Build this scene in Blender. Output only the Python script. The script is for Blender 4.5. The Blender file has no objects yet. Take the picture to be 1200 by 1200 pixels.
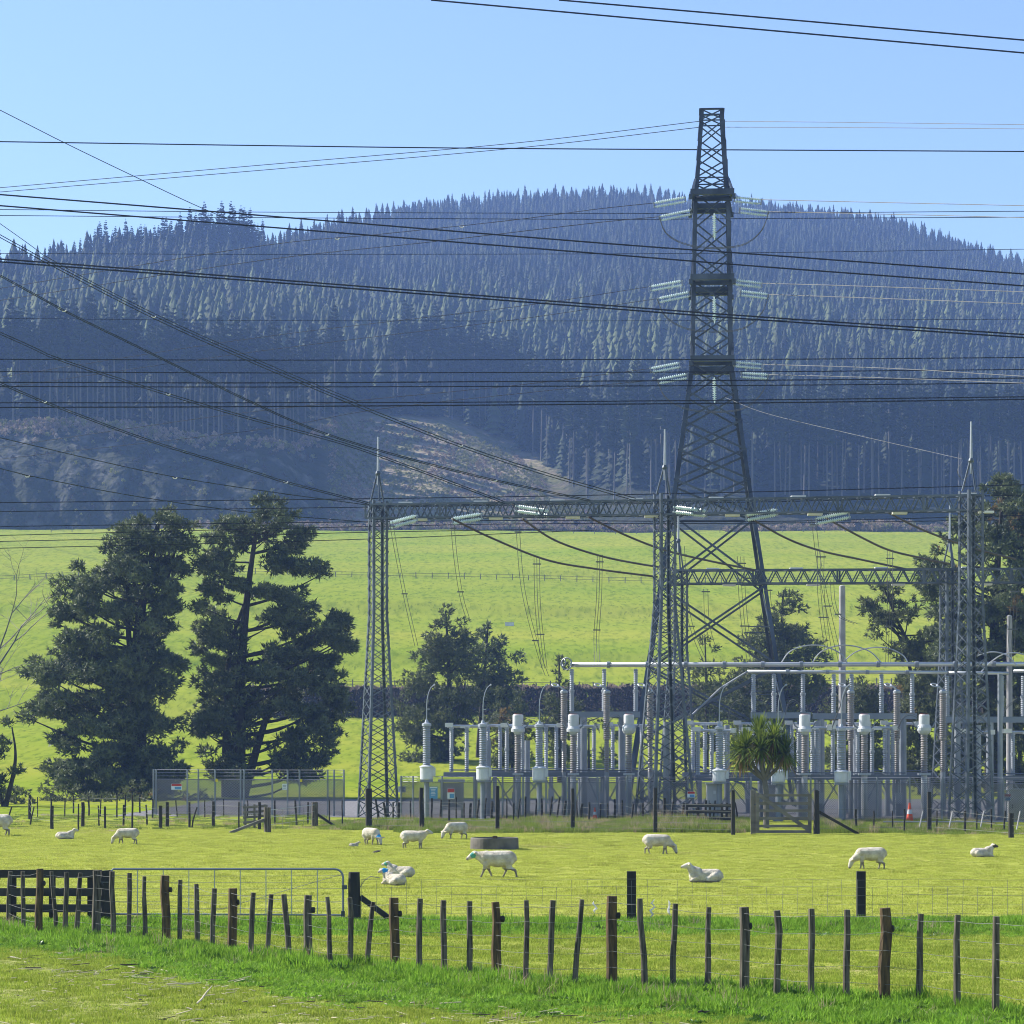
import bpy, math, random
import numpy as np
from mathutils import Vector, Matrix

random.seed(7); RNG = np.random.default_rng(7)
SC = bpy.context.scene
COL = SC.collection
R = math.radians
FPX, CX, HY, CAMZ = 3000.0, 600.0, 885.0, 3.2      # focal length in pixels of the 1200 px photograph, horizon row, eye height

def at(px, py, d):
    return Vector(((px-CX)/FPX*d, d, CAMZ+(HY-py)/FPX*d))
def xat(px, d): return (px-CX)/FPX*d
def zat(py, d): return CAMZ+(HY-py)/FPX*d
def dground(py): return CAMZ*FPX/(py-HY)

# ------------------------------------------------------------------ materials
def nodes_of(m):
    m.use_nodes = True
    nt = m.node_tree; nt.nodes.clear()
    return nt, nt.nodes, nt.links
def mat(name, c1, c2=None, scale=4.0, rough=.75, metal=0.0, bump=0.0, bscale=None, trans=0.0, rnd=0.0, spec=.35, c3=None, stretch=None, dist=.02):
    m = bpy.data.materials.new(name); nt, N, L = nodes_of(m)
    out = N.new('ShaderNodeOutputMaterial'); p = N.new('ShaderNodeBsdfPrincipled')
    p.inputs['Roughness'].default_value = rough; p.inputs['Metallic'].default_value = metal
    p.inputs['Specular IOR Level'].default_value = spec
    tc = N.new('ShaderNodeTexCoord'); vec = tc.outputs['Object']
    if stretch:
        mp = N.new('ShaderNodeMapping'); mp.inputs['Scale'].default_value = stretch
        L.new(vec, mp.inputs['Vector']); vec = mp.outputs['Vector']
    nz = N.new('ShaderNodeTexNoise'); nz.inputs['Scale'].default_value = scale; nz.inputs['Detail'].default_value = 5
    L.new(vec, nz.inputs['Vector'])
    rp = N.new('ShaderNodeValToRGB'); cr = rp.color_ramp
    cr.elements[0].position = .34; cr.elements[1].position = .66
    cr.elements[0].color = (*c1, 1); cr.elements[1].color = (*(c2 or c1), 1)
    if c3:
        e = cr.elements.new(.78); e.color = (*c3, 1)
    L.new(nz.outputs['Fac'], rp.inputs['Fac'])
    colr = rp.outputs['Color']
    if rnd:
        oi = N.new('ShaderNodeObjectInfo'); mr = N.new('ShaderNodeMapRange')
        mr.inputs['To Min'].default_value = 1-rnd; mr.inputs['To Max'].default_value = 1+rnd
        L.new(oi.outputs['Random'], mr.inputs['Value'])
        hs = N.new('ShaderNodeHueSaturation'); L.new(mr.outputs['Result'], hs.inputs['Value'])
        L.new(colr, hs.inputs['Color']); colr = hs.outputs['Color']
    L.new(colr, p.inputs['Base Color'])
    if bump:
        b = N.new('ShaderNodeBump'); b.inputs['Strength'].default_value = bump; b.inputs['Distance'].default_value = dist
        nb = N.new('ShaderNodeTexNoise'); nb.inputs['Scale'].default_value = bscale or scale*4; nb.inputs['Detail'].default_value = 6
        L.new(vec, nb.inputs['Vector']); L.new(nb.outputs['Fac'], b.inputs['Height']); L.new(b.outputs['Normal'], p.inputs['Normal'])
    sh = p.outputs['BSDF']
    if trans:
        t = N.new('ShaderNodeBsdfTranslucent'); L.new(colr, t.inputs['Color'])
        mx = N.new('ShaderNodeMixShader'); mx.inputs['Fac'].default_value = trans
        L.new(sh, mx.inputs[1]); L.new(t.outputs['BSDF'], mx.inputs[2]); sh = mx.outputs['Shader']
    L.new(sh, out.inputs['Surface'])
    return m

# ------------------------------------------------------------------ mesh helpers
def finish(name, me, material, parent=None, smooth=False):
    me.name = name
    if material is not None:
        for mm in (material if isinstance(material, (list, tuple)) else [material]): me.materials.append(mm)
    if smooth: me.polygons.foreach_set('use_smooth', np.ones(len(me.polygons), bool))
    o = bpy.data.objects.new(name, me); COL.objects.link(o)
    if parent is not None: o.parent = parent
    return o
def np_mesh(V, Fc, mids=None):
    """V (n,3); Fc (m,k) faces all of one size."""
    V = np.asarray(V, np.float32); Fc = np.asarray(Fc, np.int32); k = Fc.shape[1]
    me = bpy.data.meshes.new('m')
    me.vertices.add(len(V)); me.vertices.foreach_set('co', V.ravel())
    me.loops.add(Fc.size); me.loops.foreach_set('vertex_index', Fc.ravel())
    me.polygons.add(len(Fc)); me.polygons.foreach_set('loop_start', np.arange(0, Fc.size, k, dtype=np.int32))
    if mids is not None: me.polygons.foreach_set('material_index', np.asarray(mids, np.int32))
    me.update(calc_edges=True); me.validate()
    return me
class MB:
    def __init__(s): s.v = []; s.f = []; s.m = []; s.mi = 0
    def add(s, vs, fs):
        b = len(s.v); s.v += [tuple(v) for v in vs]; s.f += [tuple(b+i for i in f) for f in fs]; s.m += [s.mi]*len(fs); return s
    def box(s, c, sz, rz=0.0, M=None):
        x, y, z = sz[0]/2, sz[1]/2, sz[2]/2
        vs = [Vector((a*x, b*y, e*z)) for e in (-1, 1) for b in (-1, 1) for a in (-1, 1)]
        if M is None: M = Matrix.Rotation(rz, 3, 'Z')
        vs = [M @ v + Vector(c) for v in vs]
        return s.add(vs, [(0,2,3,1),(4,5,7,6),(0,1,5,4),(2,6,7,3),(0,4,6,2),(1,3,7,5)])
    def bar(s, a, b, w, h=None, up=(0,0,1)):
        a, b = Vector(a), Vector(b); d = b-a
        if d.length < 1e-6: return s
        d.normalize(); u = Vector(up)
        if abs(d.dot(u)) > .97: u = Vector((1,0,0))
        x = d.cross(u).normalized(); y = x.cross(d); h = h or w
        q = [x*(i*w/2)+y*(j*h/2) for i, j in ((-1,-1),(1,-1),(1,1),(-1,1))]
        return s.add([a+k for k in q]+[b+k for k in q], [(0,1,5,4),(1,2,6,5),(2,3,7,6),(3,0,4,7),(3,2,1,0),(4,5,6,7)])
    def angle(s, a, b, w, t, ux, uy):
        """L-section member from a to b, flanges along ux and uy."""
        a, b, ux, uy = Vector(a), Vector(b), Vector(ux).normalized(), Vector(uy).normalized()
        prof = [Vector((0,0,0)), ux*w, ux*w+uy*t, ux*t+uy*t, ux*t+uy*w, uy*w]
        n = 6
        return s.add([a+p for p in prof]+[b+p for p in prof], [(i, (i+1) % n, (i+1) % n+n, i+n) for i in range(n)]+[tuple(range(n))[::-1], tuple(range(n, 2*n))])
    def tube(s, pts, rad, n=6, cap=True):
        pts = [Vector(p) for p in pts]; m = len(pts)
        rad = [rad]*m if not hasattr(rad, '__len__') else rad
        vs = []; prev = None
        for i, p in enumerate(pts):
            t = (pts[min(i+1, m-1)]-pts[max(i-1, 0)])
            t = t.normalized() if t.length > 1e-9 else Vector((0,0,1))
            if prev is None:
                u = Vector((0,0,1)) if abs(t.z) < .9 else Vector((1,0,0))
                x = t.cross(u).normalized()
            else:
                x = (prev-t*prev.dot(t)); x = x.normalized() if x.length > 1e-6 else t.orthogonal().normalized()
            prev = x; y = t.cross(x)
            for k in range(n):
                a = 2*math.pi*k/n
                vs.append(p+(x*math.cos(a)+y*math.sin(a))*rad[i])
        fs = [(i*n+k, i*n+(k+1) % n, (i+1)*n+(k+1) % n, (i+1)*n+k) for i in range(m-1) for k in range(n)]
        if cap: fs += [tuple(range(n))[::-1], tuple(range((m-1)*n, m*n))]
        return s.add(vs, fs)
    def lathe(s, prof, c, n=12, axis=None):
        """prof: (radius, height) pairs from the bottom up."""
        c = Vector(c); m = len(prof); vs = []
        M = Matrix.Identity(3) if axis is None else Vector((0,0,1)).rotation_difference(Vector(axis)).to_matrix()
        for r, h in prof:
            for k in range(n):
                a = 2*math.pi*k/n
                vs.append(c + M @ Vector((r*math.cos(a), r*math.sin(a), h)))
        fs = [(i*n+k, i*n+(k+1) % n, (i+1)*n+(k+1) % n, (i+1)*n+k) for i in range(m-1) for k in range(n)]
        fs += [tuple(range(n))[::-1], tuple(range((m-1)*n, m*n))]
        return s.add(vs, fs)
    def torus(s, c, Rr, r, axis=(0,0,1), n=16, k=6, sx=1.0):
        M = Vector((0,0,1)).rotation_difference(Vector(axis)).to_matrix()
        pts = [Vector(c)+M @ Vector((Rr*math.cos(2*math.pi*i/n)*sx, Rr*math.sin(2*math.pi*i/n), 0)) for i in range(n+1)]
        return s.tube(pts, r, k, cap=False)
    def build(s, name, material, parent=None, smooth=False):
        me = bpy.data.meshes.new(name); me.from_pydata(s.v, [], s.f)
        if isinstance(material, (list, tuple)): me.polygons.foreach_set('material_index', np.array(s.m, np.int32))
        me.update()
        return finish(name, me, material, parent, smooth)
def tag(o, label=None, cat=None, group=None, kind=None):
    if label: o['label'] = label
    if cat: o['category'] = cat
    if group: o['group'] = group
    if kind: o['kind'] = kind
    return o
def empty(name, loc, label, cat, group=None, rz=0.0):
    o = bpy.data.objects.new(name, None); COL.objects.link(o)
    o.location = loc; o.rotation_euler = (0, 0, rz); o.empty_display_size = .2
    return tag(o, label, cat, group)
def copy_tree(o, parent=None):
    c = o.copy(); COL.objects.link(c)
    if parent is not None: c.parent = parent
    for ch in list(o.children): copy_tree(ch, c)
    return c
def pl(x, xs, ys): return float(np.interp(x, xs, ys))
def sm(a, b, x):
    t = min(1, max(0, (x-a)/(b-a))); return t*t*(3-2*t)

# cheap smooth noise
_ph = RNG.uniform(0, 6.28, (8, 4)); _fr = RNG.uniform(.6, 1.7, (8, 2))
def wob(x, y):
    s = 0
    for i in range(8):
        a = 1/(1+i*.4)
        s = s + a*np.sin(x*_fr[i, 0]*(1+i*.5)+y*_fr[i, 1]*(1+i*.45)*(-1)**i+_ph[i, 0])
    return s/3.2

def scatter(name, pts, protos, scl, rot=None, pid=None, sz=None):
    """one object: a cloud of points, a prototype mesh instanced on each by geometry nodes."""
    pts = np.asarray(pts, np.float32); n = len(pts)
    me = bpy.data.meshes.new(name); me.vertices.add(n); me.vertices.foreach_set('co', pts.ravel())
    if rot is None:
        rot = np.zeros((n, 3), np.float32); rot[:, 2] = RNG.uniform(0, 6.283, n)
    if pid is None: pid = RNG.integers(0, len(protos), n)
    scl = np.broadcast_to(np.asarray(scl, np.float32), (n,))
    s3 = np.stack([scl, scl, scl if sz is None else sz], 1).astype(np.float32)
    for an, ty, dat, key in (('rotv', 'FLOAT_VECTOR', rot, 'vector'), ('sclv', 'FLOAT_VECTOR', s3, 'vector'), ('pid', 'INT', pid, 'value')):
        A = me.attributes.new(an, ty, 'POINT'); A.data.foreach_set(key, np.ascontiguousarray(dat, np.int32 if ty == 'INT' else np.float32).ravel())
    me.update()
    o = bpy.data.objects.new(name, me); COL.objects.link(o)
    g = bpy.data.node_groups.new(name+'_nodes', 'GeometryNodeTree')
    g.interface.new_socket('Geometry', in_out='INPUT', socket_type='NodeSocketGeometry')
    g.interface.new_socket('Geometry', in_out='OUTPUT', socket_type='NodeSocketGeometry')
    N, L = g.nodes, g.links
    gi, go = N.new('NodeGroupInput'), N.new('NodeGroupOutput')
    iop = N.new('GeometryNodeInstanceOnPoints'); m2p = N.new('GeometryNodeMeshToPoints')
    L.new(gi.outputs[0], m2p.inputs['Mesh']); L.new(m2p.outputs['Points'], iop.inputs['Points'])
    jn = N.new('GeometryNodeJoinGeometry')
    for pr in reversed(protos):
        oi = N.new('GeometryNodeObjectInfo'); oi.inputs['Object'].default_value = pr; oi.inputs['As Instance'].default_value = True
        L.new(oi.outputs['Geometry'], jn.inputs['Geometry'])
    L.new(jn.outputs['Geometry'], iop.inputs['Instance'])
    iop.inputs['Pick Instance'].default_value = True
    for an, ty, sock in (('rotv', 'FLOAT_VECTOR', 'Rotation'), ('sclv', 'FLOAT_VECTOR', 'Scale'), ('pid', 'INT', 'Instance Index')):
        na = N.new('GeometryNodeInputNamedAttribute'); na.data_type = ty; na.inputs['Name'].default_value = an
        src = na.outputs['Attribute']
        if sock == 'Rotation':
            er = N.new('FunctionNodeEulerToRotation'); L.new(src, er.inputs[0]); src = er.outputs[0]
        L.new(src, iop.inputs[sock])
    L.new(iop.outputs['Instances'], go.inputs[0])
    md = o.modifiers.new('scatter', 'NODES'); md.node_group = g
    tag(o, kind='stuff')
    return o
def proto(name, me, material):
    """a mesh only ever instanced by a scatter; not in the scene itself."""
    for mm in (material if isinstance(material, (list, tuple)) else [material]): me.materials.append(mm)
    return bpy.data.objects.new(name, me)

# ------------------------------------------------------------------ camera, sun, sky, air
cam = bpy.data.cameras.new('camera'); camo = bpy.data.objects.new('camera', cam); COL.objects.link(camo)
camo.location = (0, 0, CAMZ); camo.rotation_euler = (R(90), 0, 0)
cam.sensor_width = 36; cam.lens = 36*FPX/1200; cam.shift_y = (HY-600)/1200
cam.clip_start = .5; cam.clip_end = 9000
SC.camera = camo
SUN_EL, SUN_AZ = R(38), R(-66)                       # azimuth from the view direction, to the left
sd = Vector((math.sin(SUN_AZ)*math.cos(SUN_EL), math.cos(SUN_AZ)*math.cos(SUN_EL), math.sin(SUN_EL)))
sl = bpy.data.lights.new('sun', 'SUN'); sl.energy = 4.6; sl.angle = R(.53); sl.color = (1, .95, .86)
so = bpy.data.objects.new('sun', sl); COL.objects.link(so); so.rotation_euler = sd.to_track_quat('Z', 'Y').to_euler(); so.location = (-60, 40, 120)
W = bpy.data.worlds.new('World'); SC.world = W; W.use_nodes = True
wn = W.node_tree; wn.nodes.clear()
wo = wn.nodes.new('ShaderNodeOutputWorld'); bg = wn.nodes.new('ShaderNodeBackground'); sk = wn.nodes.new('ShaderNodeTexSky')
sk.sky_type = 'NISHITA'; sk.sun_disc = False; sk.sun_elevation = SUN_EL; sk.sun_rotation = SUN_AZ
sk.air_density = 1.0; sk.dust_density = .2; sk.ozone_density = 2.2; sk.altitude = 300
bg.inputs['Strength'].default_value = .080
wn.links.new(sk.outputs['Color'], bg.inputs['Color']); wn.links.new(bg.outputs['Background'], wo.inputs['Surface'])
SC.view_settings.view_transform = 'Standard'; SC.view_settings.look = 'None'; SC.view_settings.exposure = 1.3; SC.view_settings.gamma = 1
SC.render.engine = 'CYCLES'
SC.cycles.use_denoising = True; SC.cycles.use_adaptive_sampling = False
SC.cycles.max_bounces = 6; SC.cycles.diffuse_bounces = 3; SC.cycles.glossy_bounces = 2; SC.cycles.transmission_bounces = 3
SC.cycles.transparent_max_bounces = 6; SC.cycles.volume_bounces = 1
SC.cycles.sample_clamp_indirect = 4
SC.render.film_transparent = False
SC.cycles.filter_width = 1.05

hz = MB().box((0, 1035, 213), (2900, 2230, 434)); 
hm = bpy.data.materials.new('haze_air'); nt, N, L = nodes_of(hm)
ho = N.new('ShaderNodeOutputMaterial'); pv = N.new('ShaderNodeVolumePrincipled')
pv.inputs['Color'].default_value = (.29, .465, 1.0, 1); pv.inputs['Density'].default_value = .000210; pv.inputs['Anisotropy'].default_value = 0.1
L.new(pv.outputs['Volume'], ho.inputs['Volume'])
haze = hz.build('haze', hm); tag(haze, kind='stuff')
# ------------------------------------------------------------------ terrain
GD = [-60, 195, 230, 262, 300, 318, 334, 345, 400, 440, 480, 560, 640, 704, 760]
GZ = [0, 0, 1.0, 4.2, 8.0, 9.2, 13.6, 14.6, 22.4, 27.3, 32.8, 43.8, 54.6, 63.4, 70]
def gz(X, Y):
    z = np.interp(Y, GD, GZ)
    far = np.clip((np.asarray(Y)-215)/120, 0, 1)
    # scarp dies out to the left; low terraces cross the slope
    z = z + far*1.0*wob(np.asarray(X)*.018, np.asarray(Y)*.02)
    for yy, hh in ((372, .7), (452, .8), (520, .6)):
        z = z + hh*far*np.tanh((np.asarray(Y)-yy+4*wob(np.asarray(X)*.05, 0.3))/2.5)
    near = np.clip((np.asarray(Y)-30)/30, 0, 1)*np.clip((118-np.asarray(Y))/20, 0, 1)
    return z + near*.05*wob(np.asarray(X)*.25, np.asarray(Y)*.16)
def gp(px, py):
    d = dground(py); return Vector((xat(px, d), d, float(gz(xat(px, d), d))))

# the near fence line (pixel x, base row) and where it runs on the ground
NEARPOSTS = [(11,1021,1082,0),(27,1021,1091,0),(46,1018,1096,1),(64,1021,1093,0),(77,1022,1095,0),(91,1023,1094,0),(113,1020,1097,2),(132,1021,1100,0),(151,1023,1100,0),(170,1027,1101,0),
 (194,1026,1102,1),(211,1031,1102,0),(231,1036,1106,0),(250,1041,1109,0),(272,1041,1115,1),(295,1046,1120,0),(315,1048,1120,0),(336,1048,1126,0),(361,1049,1128,2),(386,1051,1134,0),(410,1052,1135,0),
 (433,1057,1134,0),(462,1052,1137,1),(492,1053,1141,0),(520,1055,1140,0),(550,1056,1143,0),(582,1057,1147,1),(616,1055,1153,0),(645,1055,1155,0),(677,1054,1155,0),(717,1050,1154,1),(753,1053,1157,0),
 (790,1059,1156,0),(830,1063,1158,0),(872,1063,1163,2),(910,1067,1167,0),(951,1065,1172,0),(992,1066,1172,0),(1037,1064,1174,1),(1078,1071,1175,0),(1122,1072,1182,0),(1167,1074,1190,0),(1215,1076,1197,1),(1262,1079,1204,0)]
_nx = np.array([xat(p[0], dground(p[2])) for p in NEARPOSTS]); _nd = np.array([dground(p[2]) for p in NEARPOSTS])
_co = np.polyfit(_nx, _nd, 4)
def near_line(X):
    X = np.clip(X, _nx.min()-1.0, _nx.max()+1.0); return np.polyval(_co, X)

rows = np.concatenate([np.arange(-60, 20, 8), np.arange(20, 130, .45), np.arange(130, 210, 2), np.arange(210, 764, 3.0)])
cols = np.linspace(-1, 1, 241)
YY, UU = np.meshgrid(rows, cols, indexing='ij')
XX = UU*(28+.47*np.abs(YY))
ZZ = gz(XX, YY)
nr, nc = YY.shape
V = np.stack([XX, YY, ZZ], -1).reshape(-1, 3)
idx = np.arange(nr*nc).reshape(nr, nc)
Fq = np.stack([idx[:-1, :-1], idx[:-1, 1:], idx[1:, 1:], idx[1:, :-1]], -1).reshape(-1, 4)
me = np_mesh(V, Fq)
# what grows where: R bright verge grass, G stubble / dry, B bare earth
fl = near_line(XX)
verge = np.clip(1-np.abs(YY-(fl-2.0))/4.2, 0, 1)*(YY > 20)
v2 = np.clip(1-np.abs(YY-47.8)/2.6, 0, 1)*(XX > -11)
verge = np.clip(np.maximum(verge, v2)*1.8, 0, 1)
dry = np.clip((fl-4.0-YY+1.5*wob(XX*.8, YY*.7))/2.0, 0, 1)*(YY < 60)
bare = np.zeros_like(dry)
def patch(px, py, rx, ry, a):
    global bare
    d = dground(py); x = xat(px, d); ry = ry*d*d/(CAMZ*FPX); rx = rx/FPX*d
    q = ((XX-x)/rx)**2+((YY-d)/ry)**2
    bare = np.maximum(bare, a*np.clip(1.4-q+.5*wob(XX*2, YY*1.2), 0, 1))
patch(640, 991, 36, 3, 1); patch(128, 974, 22, 3, 1); patch(750, 1003, 22, 1.5, .8); patch(770, 1009, 14, 1, .7)
patch(520, 993, 22, 2, .6); patch(690, 1051, 25, 2, .5); patch(810, 1000, 25, 2, .3); patch(560, 1112, 260, 3, .45); patch(1000, 1136, 260, 3, .45); patch(760, 1120, 220, 3, .4); patch(430, 990, 26, 2, .3)
zn = np.stack([verge, dry, bare, np.ones_like(dry)], -1).reshape(-1, 4).astype(np.float32)
A = me.attributes.new('zone', 'FLOAT_COLOR', 'POINT'); A.data.foreach_set('color', zn.ravel())

m = bpy.data.materials.new('pasture'); nt, N, L = nodes_of(m)
out = N.new('ShaderNodeOutputMaterial'); p = N.new('ShaderNodeBsdfPrincipled'); p.inputs['Roughness'].default_value = .85; p.inputs['Specular IOR Level'].default_value = 0
geo = N.new('ShaderNodeNewGeometry')
def noise(scale, det=5, sc=None):
    n = N.new('ShaderNodeTexNoise'); n.inputs['Scale'].default_value = scale; n.inputs['Detail'].default_value = det
    if sc:
        mp = N.new('ShaderNodeMapping'); mp.inputs['Scale'].default_value = sc; L.new(geo.outputs['Position'], mp.inputs['Vector']); L.new(mp.outputs['Vector'], n.inputs['Vector'])
    else: L.new(geo.outputs['Position'], n.inputs['Vector'])
    return n.outputs['Fac']
def ramp(src, a, b, pa=.35, pb=.65):
    r = N.new('ShaderNodeValToRGB'); r.color_ramp.elements[0].position = pa; r.color_ramp.elements[1].position = pb
    r.color_ramp.elements[0].color = (*a, 1); r.color_ramp.elements[1].color = (*b, 1); L.new(src, r.inputs['Fac']); return r.outputs['Color']
def mixc(f, a, b, mode='MIX'):
    mx = N.new('ShaderNodeMix'); mx.data_type = 'RGBA'; mx.blend_type = mode
    if isinstance(f, (int, float)): mx.inputs[0].default_value = f
    else: L.new(f, mx.inputs[0])
    for s, k in ((a, 6), (b, 7)):
        if isinstance(s, tuple): mx.inputs[k].default_value = (*s, 1)
        else: L.new(s, mx.inputs[k])
    return mx.outputs[2]
zc = N.new('ShaderNodeAttribute'); zc.attribute_name = 'zone'; sp = N.new('ShaderNodeSeparateColor'); L.new(zc.outputs['Color'], sp.inputs['Color'])
g1 = ramp(noise(.035, 6), (.245, .285, .045), (.315, .325, .075))
g2 = ramp(noise(.9, 8), (.18, .23, .034), (.325, .33, .085), .3, .7)
base = mixc(.5, g1, g2)
# far slope: paddocks between the terraces differ in colour
band = ramp(noise(.012, 4, (1, 3.2, 1)), (.175, .235, .022), (.235, .262, .034), .35, .65)
sy = N.new('ShaderNodeSeparateXYZ'); L.new(geo.outputs['Position'], sy.inputs[0])
mr = N.new('ShaderNodeMapRange'); mr.inputs['From Min'].default_value = 112; mr.inputs['From Max'].default_value = 150; L.new(sy.outputs['Y'], mr.inputs['Value'])
spk = ramp(noise(.55, 9, (1.6, .35, 1)), (.66, .72, .62), (1.10, 1.06, 1.0), .32, .54)
far = mixc(.85, band, spk, 'MULTIPLY')
tuss = ramp(noise(1.1, 4, (1.7, .30, 1)), (.50, .56, .50), (1, 1, 1), .34, .42)
far = mixc(.7, far, tuss, 'MULTIPLY')
base = mixc(mr.outputs['Result'], base, far)
dryc = ramp(noise(5, 8), (.13, .15, .042), (.31, .32, .11), .36, .62)
c = mixc(sp.outputs['Green'], base, dryc)
c = mixc(sp.outputs['Red'], c, (.075, .16, .012))
ba = ramp(noise(2.5, 8), (.14, .12, .07), (.36, .29, .19))
c = mixc(sp.outputs['Blue'], c, ba)
# steep scarp is bare dark earth and dead bracken
L.new(c, p.inputs['Base Color'])
b = N.new('ShaderNodeBump'); b.inputs['Strength'].default_value = .7; b.inputs['Distance'].default_value = .12; L.new(noise(2.2, 9), b.inputs['Height']); L.new(b.outputs['Normal'], p.inputs['Normal'])
L.new(p.outputs['BSDF'], out.inputs['Surface'])
ground = finish('ground', me, m, None, True); tag(ground, kind='structure')

# gravel switchyard
GX = [(-21, 134), (-12, 133), (-6, 130.5), (3, 128), (10, 127), (20, 124.5), (34, 123)]
gm = mat('gravel', (.07, .068, .07), (.22, .21, .215), 6, .95, bump=.6, bscale=9, dist=.03)
vs = []; fs = []
for k in range(57):
    x = -21+k; f = pl(x, [a for a, _ in GX], [b for _, b in GX])+.25*math.sin(x*1.7)
    for j in range(9): vs.append((x, f+(186-f)*j/8, .012))
for k in range(56):
    for j in range(8): a = k*9+j; fs.append((a, a+9, a+10, a+1))
tag(MB().add(vs, fs).build('gravel_yard', gm), kind='structure')

# ------------------------------------------------------------------ the hill
def py_ridge(px): return pl(px, [-900,-300,0,60,120,200,300,330,400,500,600,700,760,850,950,1050,1100,1150,1200,1500,2100], [345,330,326,330,316,306,303,292,270,252,240,236,238,247,258,272,288,304,320,385,420])
def d_ridge(px): return 1150+550*sm(230, 520, px)
def bank(px):
    """row and distance of the top of the steep bank at the hill's foot."""
    py = pl(px, [-900,0,40,90,150,230,300,345,372,400,450,520,600,650,690,720,760,1200,2100], [520,497,496,494,498,512,515,524,505,492,494,500,530,570,588,590,588,590,592])
    d = pl(px, [-900,0,330,385,420,600,680,740,2100], [742,740,738,785,845,850,775,728,728])
    return py, d
FOOT = 703.0
NXC = 301
hx = np.linspace(-900, 2100, NXC); ts = np.concatenate([np.linspace(0, 1, 17), 1+np.linspace(0, 1, 57)[1:], [2.05, 2.15, 2.3, 2.6]])
def hill_pt(px, t):
    pyb, db = bank(px); dr = d_ridge(px); zr = zat(py_ridge(px), dr); zb = zat(pyb, db)
    if t <= 1:
        d = FOOT+(db-FOOT)*(t if px > 385 or px < -900 else t); z0 = float(gz(xat(px, FOOT), FOOT))-.4
        z = z0+(zb-z0)*t
        if px < 385:
            k = 1-sm(330, 385, px)
            d -= k*5*math.sin(math.pi*t)*(1+.0*t)
            d += k*(3.2*float(wob(px*.06, t*3))+1.6*float(wob(px*.21, t*9)))*math.sin(math.pi*t)
    else:
        s = t-1
        if s <= 1:
            d = db+(dr-db)*s; z = zb+(zr-zb)*(s**.96)+math.sin(math.pi*s)*(7*float(wob(px*.012, d*.006))-5)
        else:
            d = dr+(s-1)*420; z = zr-(s-1)*130
    x = xat(px, d)
    return x, d, z
HV = np.array([[hill_pt(px, t) for px in hx] for t in ts])
nr, nc = HV.shape[:2]; idx = np.arange(nr*nc).reshape(nr, nc)
Fq = np.stack([idx[:-1, :-1], idx[:-1, 1:], idx[1:, 1:], idx[1:, :-1]], -1).reshape(-1, 4)
me = np_mesh(HV.reshape(-1, 3), Fq)
T, P = np.meshgrid(ts, hx, indexing='ij')
cl = ((T > .05) & (T < .97) & (P < 370)).astype(float)
cc = np.clip(1-np.abs(P-525)/150, 0, 1)*3*(T <= 1.03); cc = np.clip(cc, 0, 1)
hm_ = np.stack([cl, cc, np.zeros_like(cl), np.ones_like(cl)], -1).reshape(-1, 4).astype(np.float32)
A = me.attributes.new('zone', 'FLOAT_COLOR', 'POINT'); A.data.foreach_set('color', hm_.ravel())
m = bpy.data.materials.new('hillside'); nt, N, L = nodes_of(m)
out = N.new('ShaderNodeOutputMaterial'); p = N.new('ShaderNodeBsdfPrincipled'); p.inputs['Roughness'].default_value = .95; p.inputs['Specular IOR Level'].default_value = .1
geo = N.new('ShaderNodeNewGeometry'); zc = N.new('ShaderNodeAttribute'); zc.attribute_name = 'zone'; sp = N.new('ShaderNodeSeparateColor'); L.new(zc.outputs['Color'], sp.inputs['Color'])
floor_ = ramp(noise(.1, 5), (.016, .022, .012), (.032, .032, .018))
rock = ramp(noise(.16, 8, (1, 1, .35)), (.030, .034, .022), (.125, .12, .11), .53, .70)
clear = ramp(noise(.13, 8), (.16, .155, .065), (.27, .215, .155), .38, .62)
c = mixc(sp.outputs['Red'], floor_, rock); c = mixc(sp.outputs['Green'], c, clear)
L.new(c, p.inputs['Base Color'])
b = N.new('ShaderNodeBump'); b.inputs['Strength'].default_value = 1; b.inputs['Distance'].default_value = 2.5; L.new(noise(.22, 8), b.inputs['Height']); L.new(b.outputs['Normal'], p.inputs['Normal'])
L.new(p.outputs['BSDF'], out.inputs['Surface'])
tag(finish('hill', me, m, None, True), kind='structure')

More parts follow.
